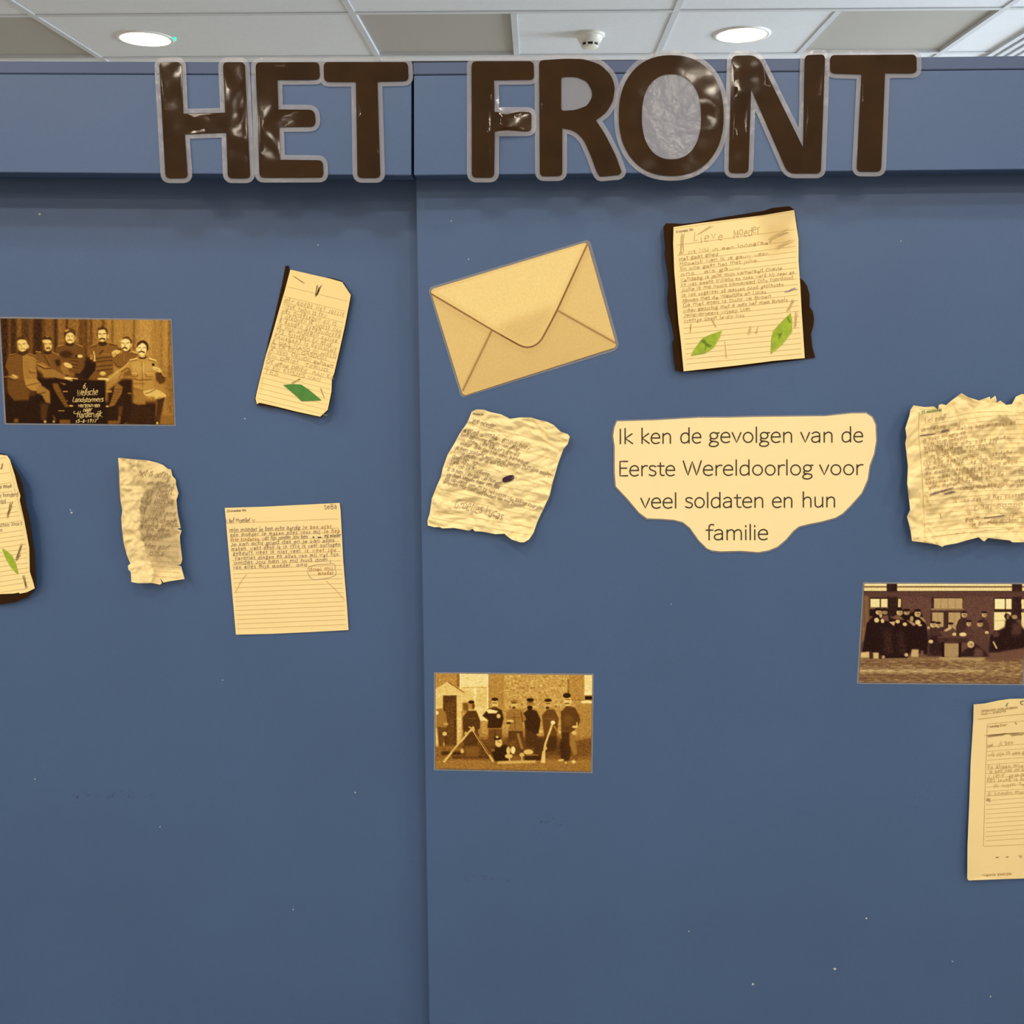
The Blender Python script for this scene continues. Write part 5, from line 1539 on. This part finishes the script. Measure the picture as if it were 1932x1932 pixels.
# --- flat lined letter (left door, low)
def doc_flat():
    S = 6.9
    z = zt(410, 930, S)
    t = thing('letter_sheet', 'flat cream lined letter with a pencilled speech bubble, lowest sheet on the left door', 'letter', tuple(W(540, 1070, YL)))
    zf = lambda a, b: 0.002 + 0.0012 * ((a - 540) / 110) ** 2
    out = z([(97, 195), (600, 180), (1200, 150), (1592, 130), (1605, 230), (1640, 900), (1690, 1500), (1708, 1785), (1200, 1812), (700, 1835), (242, 1845), (225, 1650), (150, 800)])
    sheet('lined_paper', out, YL, M['paper'], t, zf, 12, tone=tone_of((254, 214, 138)))
    rule, ink, br, bl, fa = Ink(YL, zf), Ink(YL, zf, .0005), Ink(YL, zf, .0005), Ink(YL, zf, .0006), Ink(YL, zf, .0005)
    ys_ = [395, 515, 572, 635, 692, 757, 818, 878, 938, 997, 1055, 1112, 1172, 1235, 1295, 1355, 1412, 1472, 1530, 1590, 1648, 1705, 1770]
    rows = []
    for y in ys_:
        xl, xr = 150 + (y - 395) * .083, 1570 + (y - 395) * .072
        rows.append(((xl, y), (xr, y - 58)))
        rule.stroke(z([(xl, y), (xr, y - 58)]), 0.65)
    rule.build('ruled_lines', M['ink_rule'], t)
    L_ = [('mijn moeder je ben echt aardig', (160, 508), (1080, 478), 52), ('een moeder Je maken alles voor mij', (170, 570), (1340, 525)), ('wat fijn omdat Jou ben', (580, 615), (1180, 585)), ('mij moeder', (1395, 582), (1610, 572)), ('Je kan echt goed dat en je kan alles', (175, 692), (1530, 636)), ('maken. want denk ik in 1914 is veel oorlogen', (182, 752), (1605, 692)), ('gebeurt weet ik niet veel', (205, 810), (1085, 775)), ('Favoriet dingen en alles van mij wat fijn', (232, 872), (1580, 818)), ('omdat Jou ben in mij huis doei', (215, 932), (1440, 886)), ('van alles mijn moeder.', (205, 992), (980, 962)), ('lief moeder', (150, 388), (430, 375), 50)]
    draw(ink, z, L_, (46, S), 0.8, 0.6, 0.08)
    draw(ink, z, [('SeBa', (1390, 212), (1560, 205), 58), ('***', (1030, 955), (1180, 950), 44)], (46, S), 0.9, 0.5, 0)
    ink.stroke(z([(455, 345), (468, 380), (490, 345)]), 0.9), ink.stroke(z([(120, 345), (112, 370), (135, 395)]), 0.9)
    ink.stroke(z(catmull([(1175, 1000), (1210, 955), (1300, 935), (1400, 930), (1500, 920), (1535, 950), (1530, 990), (1545, 1020), (1535, 1070), (1450, 1105), (1330, 1125), (1240, 1125), (1190, 1070)], 5, True)), 0.7)
    ink.stroke(z([(1470, 870), (1475, 910)]), 0.7)
    ink.build('handwriting', M['ink_pen'], t)
    draw(br, z, [('Je ben echt', (1110, 475), (1490, 460)), ('Je heb', (1385, 522), (1600, 515)), ('drie kinderen', (170, 632), (550, 622)), ('ik weet Jou', (1140, 772), (1550, 762)), ('doei mij', (1190, 1018), (1510, 1008), 44), ('moeder', (1310, 1068), (1515, 1058), 40)], (46, S), 0.8, 0.6, 0.08)
    br.build('brown_handwriting', M['ink_brown'], t)
    dt = Ink(YL, zf, .0005)
    draw(dt, z, [('23 november 1914', (125, 250), (378, 240), 30)], (30, S), 0.65, 0.05, 0)
    dt.build('printed_date', M['ink_pen'], t)
    for a, b in (((1240, 580), (1262, 578)), ((1300, 578), (1352, 578))):
        scribble(bl, z, a, b, 9, 8, 1.4)
    bl.build('crossed_out_words', M['ink_blue'], t)
    fa.stroke(z([(375, 1062), (300, 1170), (230, 1300)]), 1.0), fa.stroke(z([(1420, 1150), (1540, 1260), (1655, 1395)]), 1.0)
    fa.build('crayon_strokes', mat('orange_crayon', alb(216, 158, 86), .7, 100, .1), t)


doc_flat()


# --- narrow crumpled torn sheet (left door)
def doc_narrow():
    S = 5.367
    z = zt(0, 840, S)
    t = thing('letter_sheet', 'narrow crumpled torn sheet with its written half greyed by painted fold shading and pencil rub, on the left door', 'letter', tuple(W(285, 985, YL)))
    cr = crumple(9, 0.0095, 24, 0.004)
    crease = z([(1400, 250), (1480, 440), (1410, 640), (1440, 760), (1410, 850), (1470, 1030), (1570, 1290), (1540, 1390)])

    def zf(a, b):
        xs_ = np.interp(b, [q[1] for q in crease], [q[0] for q in crease])
        k = (a - xs_)
        return cr(a, b) * (1.0 if k < 0 else 0.45) + (0.010 if k < 0 else 0.008 - 0.006 * min(1, k / 12)) + 0.010 * max(0, (a - 318) / 28) ** 2 + 0.008 * max(0, (b - 1075) / 25)
    out = z([(1195, 128), (1320, 140), (1500, 155), (1600, 180), (1650, 200), (1700, 240), (1730, 245), (1745, 310), (1780, 350), (1780, 390), (1806, 490), (1785, 555), (1800, 700), (1830, 840), (1790, 846), (1838, 862), (1820, 920), (1825, 1000), (1845, 1160), (1830, 1205), (1795, 1215), (1832, 1225), (1868, 1355), (1800, 1365), (1730, 1375), (1655, 1390), (1618, 1342), (1640, 1396), (1620, 1412), (1540, 1395), (1400, 1398), (1330, 1385), (1325, 1285), (1300, 1260), (1295, 1220), (1320, 1200), (1280, 1100), (1250, 980), (1235, 850), (1228, 740), (1240, 660), (1220, 560), (1210, 400), (1205, 250)])
    g1 = z([(1530, 350), (1590, 335), (1770, 390), (1700, 480), (1780, 560), (1800, 800), (1826, 1000), (1840, 1150), (1820, 1240), (1580, 1250), (1470, 1010), (1405, 850), (1430, 640), (1490, 440)])  # fold shading and pencil rub, painted into the paper tone
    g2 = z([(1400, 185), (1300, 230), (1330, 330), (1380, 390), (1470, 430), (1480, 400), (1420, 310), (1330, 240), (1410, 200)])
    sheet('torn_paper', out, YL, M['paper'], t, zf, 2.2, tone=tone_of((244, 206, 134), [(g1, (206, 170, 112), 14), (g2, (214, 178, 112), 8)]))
    rule, ink = Ink(YL, zf, .0011, out), Ink(YL, zf, .0014, out)
    for k in range(13):
        y = 700 + 52 * k
        x0 = 1480 if y < 950 else 1500 + (y - 950) * .18
        rule.stroke(z([(x0, y), (1815, y + 18)]), 0.55)
    rule.build('ruled_lines', M['ink_rule'], t)
    it = [('het is oorlog', (1400, 300), (1720, 350), 72), ('en doed', (1490, 400), (1690, 405)), ('weersonst', (1545, 440), (1765, 440)), ('Mp heeft', (1490, 465), (1740, 490)), ('U los', (1480, 520), (1700, 535)), ('oz oranje', (1470, 570), (1755, 585)), ('wal hebben', (1430, 605), (1750, 620)), ('ge loom', (1420, 650), (1660, 665)), ('ik verstand', (1430, 690), (1780, 715)), ('Mens', (1500, 735), (1680, 750)), ('de thuisch', (1420, 775), (1790, 800)), ('avond groen', (1420, 840), (1800, 835)), ('en een', (1480, 880), (1720, 880)), ('van alsken', (1440, 930), (1720, 930)), ('lieverkom', (1420, 960), (1640, 960)), ('kom gaer', (1460, 1040), (1720, 1055)), ('Oma', (1510, 1110), (1660, 1120))]
    draw(ink, z, it, (50, S), 0.75, 0.9, 0.2)
    ink.stroke(z([(1315, 150), (1322, 190)]), 0.8)
    ink.build('handwriting', mat('soft_pencil', alb(150, 116, 72), .7, 200, .1), t)


doc_narrow()


# --- letter cut off by the left edge of the picture
def doc_edge():
    S = 5.367
    z = zt(0, 840, S)
    t = thing('letter_sheet', 'torn lined letter with one lime leaf on dark backing, at the left edge', 'letter', tuple(W(-10, 985, YL)))
    zf = lambda a, b: 0.010 + 0.016 * max(0, (a - (15 + (b - 860) * 0.17)) / 30.0)
    back = z([(-450, 120), (-5, 82), (50, 92), (130, 200), (200, 320), (235, 420), (245, 560), (290, 700), (320, 900), (345, 1100), (355, 1300), (362, 1450), (280, 1540), (150, 1590), (0, 1612), (-400, 1600), (-470, 900)])
    sheet('dark_backing', back, YL, M['black_card'], t, lambda a, b: zf(a, b) - 0.0016, 8)
    out = z([(-400, 150), (0, 95), (70, 105), (100, 150), (150, 310), (180, 430), (205, 510), (198, 560), (240, 740), (270, 900), (295, 1040), (300, 1280), (330, 1370), (352, 1450), (270, 1490), (200, 1503), (190, 1492), (140, 1502), (0, 1508), (-380, 1540), (-420, 900)])
    sheet('lined_paper', out, YL, M['paper'], t, zf, 6, tone=tone_of((254, 216, 138)))
    rule, ink, fa = Ink(YL, zf), Ink(YL, zf, .0005), Ink(YL, zf, .0005)
    for y, xr in ((145, 60), (295, 95), (395, 115), (480, 135), (590, 150), (638, 170), (690, 180), (730, 195), (785, 205), (880, 225), (930, 238), (970, 245), (1020, 260), (1068, 262), (1108, 268), (1158, 272), (1210, 280), (1260, 285), (1305, 290), (1360, 290), (1405, 295), (1465, 320)):
        rule.stroke(z([(-380, y + 52 + (y * .02)), (xr, y - 20)]), 0.6)
    rule.stroke(z([(85, 130), (150, 460), (240, 760)]), 0.5)
    rule.build('ruled_lines', M['ink_rule'], t)
    draw(ink, z, [('ik heb het aan de oudste moeder', (-370, 480), (148, 425)), ('het was koud ben je honderd', (-370, 560), (185, 515)), ('weken al zo lange tijd', (-370, 630), (60, 582)), ('de honden die buiten loopt', (-370, 865), (225, 805)), ('met een', (-200, 905), (30, 872))], (38, S), 0.7, 0.6, 0.1)
    ink.build('handwriting', M['ink_pen'], t)
    for a, b, am, n in (((10, 250), (25, 180), 10, 8), ((70, 740), (120, 580), 18, 14), ((165, 1160), (220, 990), 14, 12), ((230, 1310), (270, 1450), 14, 12), ((150, 1170), (200, 1110), 10, 6)):
        scribble(fa, z, a, b, am, n, 0.9)
    fa.build('pencil_scribbles', M['ink_pencil'], t)
    sheet('paper_leaf', z(catmull([(22, 1045), (75, 1080), (120, 1120), (150, 1180), (168, 1240), (182, 1304), (130, 1260), (85, 1195), (48, 1125)], 3, True)), YL - 0.001, M['leaf_lime'], t, zf, 5, thick=0.0003)


doc_edge()


# --- torn sheet at the right edge
def doc_torn():
    S = 6.037
    z = zt(1690, 730, S)
    t = thing('letter_sheet', 'large crumpled letter with ragged torn edges, at the right edge', 'letter', tuple(W(1860, 890, 0)))
    cr = crumple(13, 0.0155, 46, 0.006)
    zf = lambda a, b: cr(a, b) + 0.007 * max(0, (1740 - a) / 30.0) + 0.006 * max(0, (b - 990) / 40)
    out = z([(205, 210), (330, 230), (435, 222), (480, 262), (490, 205), (520, 195), (575, 208), (640, 150), (750, 72), (830, 120), (950, 155), (1070, 110), (1080, 140), (1135, 100), (1150, 150), (1145, 185), (1190, 155), (1260, 205), (1325, 195), (1370, 110), (1440, 80), (1500, 95), (1600, 130), (1750, 120), (1900, 160), (2000, 150), (2030, 400), (2010, 800), (2040, 1200), (2020, 1650), (1900, 1720), (1700, 1740), (1560, 1700), (1450, 1770), (1330, 1770), (1300, 1750), (1050, 1720), (1010, 1760), (990, 1750), (945, 1712), (820, 1745), (700, 1780), (560, 1805), (530, 1822), (480, 1800), (330, 1775), (185, 1755), (170, 1640), (130, 1480), (165, 1400), (150, 1280), (130, 1100), (140, 900), (110, 640), (125, 570), (110, 470), (155, 330), (170, 260)])
    sheet('torn_paper', out, 0, M['paper'], t, zf, 2.6, tone=tone_of((250, 212, 138)))
    rule, ink, gr, pu = Ink(0, zf, .0011, out), Ink(0, zf, .0014, out), Ink(0, zf, .0015), Ink(0, zf, .0016)
    rule.stroke(z(catmull([(275, 250), (262, 500), (285, 800), (310, 1150), (320, 1400), (335, 1720)], 5)), 0.7)
    rule.stroke(z([(275, 250), (440, 258)]), 0.7)
    rule.stroke(z(catmull([(335, 1720), (700, 1670), (1100, 1630), (1500, 1590), (1980, 1560)], 5)), 0.7)
    for k in range(26):
        y = 385 + k * 51
        rule.stroke(z(catmull([(310 + k * 1.5, y + 50), (800, y - 20 + k), (1200, y - 60 + 2 * k), (1980, y - 70 + 2 * k)], 4)), 0.5)
    rule.stroke(z(catmull([(600, 350), (900, 290), (1200, 280), (1460, 290), (1980, 290)], 4)), 0.6)
    rule.build('ruled_lines', M['ink_rule'], t)
    it = [('Lief mens', (335, 410), (580, 365), 60), ('uit waarborg', (285, 505), (570, 460)), ('wat', (620, 450), (740, 435)), ('Dat is het moment en', (700, 490), (1370, 430)), ('is slaan loopgraven', (310, 620), (800, 540)), ('Daar loop moeilijk', (320, 680), (820, 590)), ('eet heftige mos niet kunnen', (330, 720), (1300, 590)), ('mij uitzenden van donner', (335, 780), (1160, 650)), ('Niet goed ik ben al zoek', (340, 840), (1030, 715)), ('tot alle angsten mijn vaderland', (310, 895), (1330, 760)), ('ik mensen van weg van honden', (345, 945), (1300, 810)), ('en maand wat en kwijt tussen mooie', (345, 1000), (1390, 865)), ('van waar het het moeten', (335, 1065), (1190, 925)), ('Dagi wat hoed aand hou', (345, 1120), (1080, 1000)), ('doen mensen het deze geld de wint de', (375, 1170), (1460, 965)), ('niet verder vooral je maat voor welke', (390, 1235), (1460, 1080)), ('kerm je voor moeder van alle', (700, 1170), (1460, 1130)), ('ik van dat we het kunnen', (655, 1325), (1460, 1245)), ('Dagi *****', (890, 1400), (1460, 1350), 52), ('groeten', (795, 1535), (960, 1505)), ('van', (1290, 1480), (1390, 1465)), ('je geliefde dochter', (870, 1585), (1400, 1530))]
    draw(ink, z, it, (44, S), 0.7, 0.9, 0.2)
    ink.build('handwriting', mat('faded_ink', alb(176, 134, 84), .7, 200, .1), t)
    draw(gr, z, [('23 november', (300, 305), (530, 270), 30)], (30, S), 1.0, .4, 0)
    gr.build('green_date', M['ink_green'], t)
    for a, b, am in (((280, 555), (450, 535), 7), ((545, 1222), (680, 1190), 7), ((1010, 1495), (1255, 1465), 7), ((510, 510), (615, 490), 16), ((380, 1230), (660, 1150), 12)):
        scribble(pu, z, a, b, am, 12, 0.9)
    pu.stroke(z([(505, 1440), (515, 1500)]), 0.9)
    pu.build('crossed_out_words', M['ink_pen'], t)


doc_torn()


# --- printed form at the lower right edge
def doc_form():
    S = 5.083
    z = zt(1800, 1300, S)
    t = thing('letter_sheet', 'tall printed form with a faint framed box, at the lower right edge', 'letter', tuple(W(1945, 1490, 0)))
    zf = lambda a, b: 0.004 + 0.004 * max(0, (1850 - a) / 30.0) + 0.005 * max(0, (1360 - b) / 40.0) * (0.5 + 0.5 * math.sin(a / 22.0)) + 0.002 * math.sin(b / 60)
    out = z([(190, 148), (290, 140), (430, 110), (540, 95), (670, 92), (900, 90), (1050, 100), (1340, 110), (1345, 900), (1330, 1800), (900, 1810), (500, 1822), (140, 1836), (127, 1820), (130, 1500), (150, 1000), (160, 700), (185, 300)])
    sheet('form_paper', out, 0, M['paper'], t, zf, 5, tone=tone_of((246, 207, 134)))
    rule, ink, pr = Ink(0, zf), Ink(0, zf, .0005), Ink(0, zf, .0005)
    rule.stroke(z([(232, 290), (500, 255), (670, 238), (1250, 240)]), 1.2)
    rule.stroke(z([(670, 305), (320, 335), (300, 900), (282, 1510), (670, 1490), (1240, 1480)]), 0.9)
    for k in range(22):
        y = 550 + k * 43
        rule.stroke(z([(318 - k * .8, y + 4), (670, y - 22), (1220, y - 30)]), 0.7)
    rule.build('ruled_lines', M['ink_rule'], t)
    draw(pr, z, [('OPDRACHT OORLOGSBRIEF', (262, 222), (615, 185), 18), ('NAAM : SCHRIJVER', (262, 250), (500, 220), 18), ('Woensdag 23 nov', (328, 372), (505, 352), 20), ('volgende bladzijde', (268, 1795), (555, 1780), 20)], (20, S), 0.8, .1, 0)
    pr.build('printed_text', M['ink_pencil'], t)
    draw(ink, z, [('ik ben', (430, 545), (570, 530)), ('Lieve', (318, 560), (375, 555)), ('wij zijn in een groot leger', (330, 645), (900, 610)), ('En alleen mijn broer en', (325, 770), (900, 730)), ('Ik ben van de allerkleinste', (340, 812), (900, 770)), ('Lief gaan wij', (325, 858), (900, 820)), ('het leven is heel zwaar', (320, 900), (900, 860)), ('ik kom terug', (380, 950), (800, 915)), ('Ik komen maten weer', (320, 1030), (900, 990)), ('dag', (310, 1078), (350, 1070))], (34, S), .8, .9, .1)
    for a, b, am in (((310, 455), (520, 430), 14), ((540, 440), (670, 430), 16), ((310, 445), (670, 420), 6), ((585, 320), (605, 340), 8), ((400, 1615), (430, 1612), 4), ((500, 1612), (525, 1610), 4), ((620, 1600), (655, 1610), 12)):
        scribble(ink, z, a, b, am, 12, 0.8)
    ink.build('handwriting', M['ink_faint'] if False else mat('grey_pencil', alb(200, 158, 92), .7, 200, .1), t)
    gn = Ink(0, zf, .0006)
    scribble(gn, z, (500, 165), (515, 130), 9, 6, 1.4)
    gn.build('green_mark', M['ink_green'], t)
    sk = Ink(0, zf, .0006)
    sk.stroke(z([(660, 150), (640, 140), (640, 120), (665, 115)]), 1.4)
    sk.build('ink_mark', M['ink_purple'], t)


doc_form()


# --- laminated sentence card
def doc_sentence():
    S = 3.645
    z = zt(1140, 760, S)
    t = thing('sentence_card', 'laminated cream card with a four-line printed sentence, on the right door', 'card', tuple(W(1405, 910, 0)))
    base = [(88, 128), (350, 120), (650, 103), (850, 102), (1050, 97), (1520, 92), (1700, 73), (1800, 72), (1842, 100), (1865, 150), (1870, 260), (1855, 350), (1825, 430), (1810, 530), (1770, 620), (1700, 700), (1640, 760), (1590, 790), (1500, 815), (1400, 835), (1340, 850), (1300, 880), (1250, 940), (1190, 990), (1130, 1015), (1060, 1027), (940, 1018), (800, 1022), (740, 1015), (705, 1000), (650, 945), (590, 860), (540, 820), (480, 805), (390, 798), (295, 795), (240, 755), (160, 660), (80, 575), (72, 480), (72, 300), (62, 230), (70, 170)]
    out = z(base)
    sheet('laminate_film', offset_poly(out, 2.6), -0.0016, M['film_thin'], t, spacing=0, thick=0.0003)
    zf = wob(31, 0.0005, 80)
    sheet('card', out, -0.0026, M['paper_gloss'], t, zf, 16, thick=0.0004)
    ink = Ink(-0.0026, zf)
    words_ = [('Ik', 103, 200, 281), ('ken', 257, 468, 279), ('de', 528, 672, 276), ('gevolgen', 727, 1302, 273), ('van', 1357, 1580, 271), ('de', 1637, 1785, 269),
              ('Eerste', 104, 492, 502), ('Wereldoorlog', 548, 1437, 499), ('voor', 1487, 1780, 495),
              ('veel', 257, 505, 724), ('soldaten', 560, 1103, 721), ('en', 1160, 1303, 719), ('hun', 1366, 1597, 717),
              ('familie', 706, 1132, 942)]
    for w_, x0, x1, y in words_:
        p0, p1 = z([(x0 - 8, y), (x1 + 4, y - (x1 - x0) * 0.004)])
        ink.text(w_, p0, p1, 99 / S, 2.5, wide=True)
    ink.build('printed_text', M['ink_black'], t)


doc_sentence()
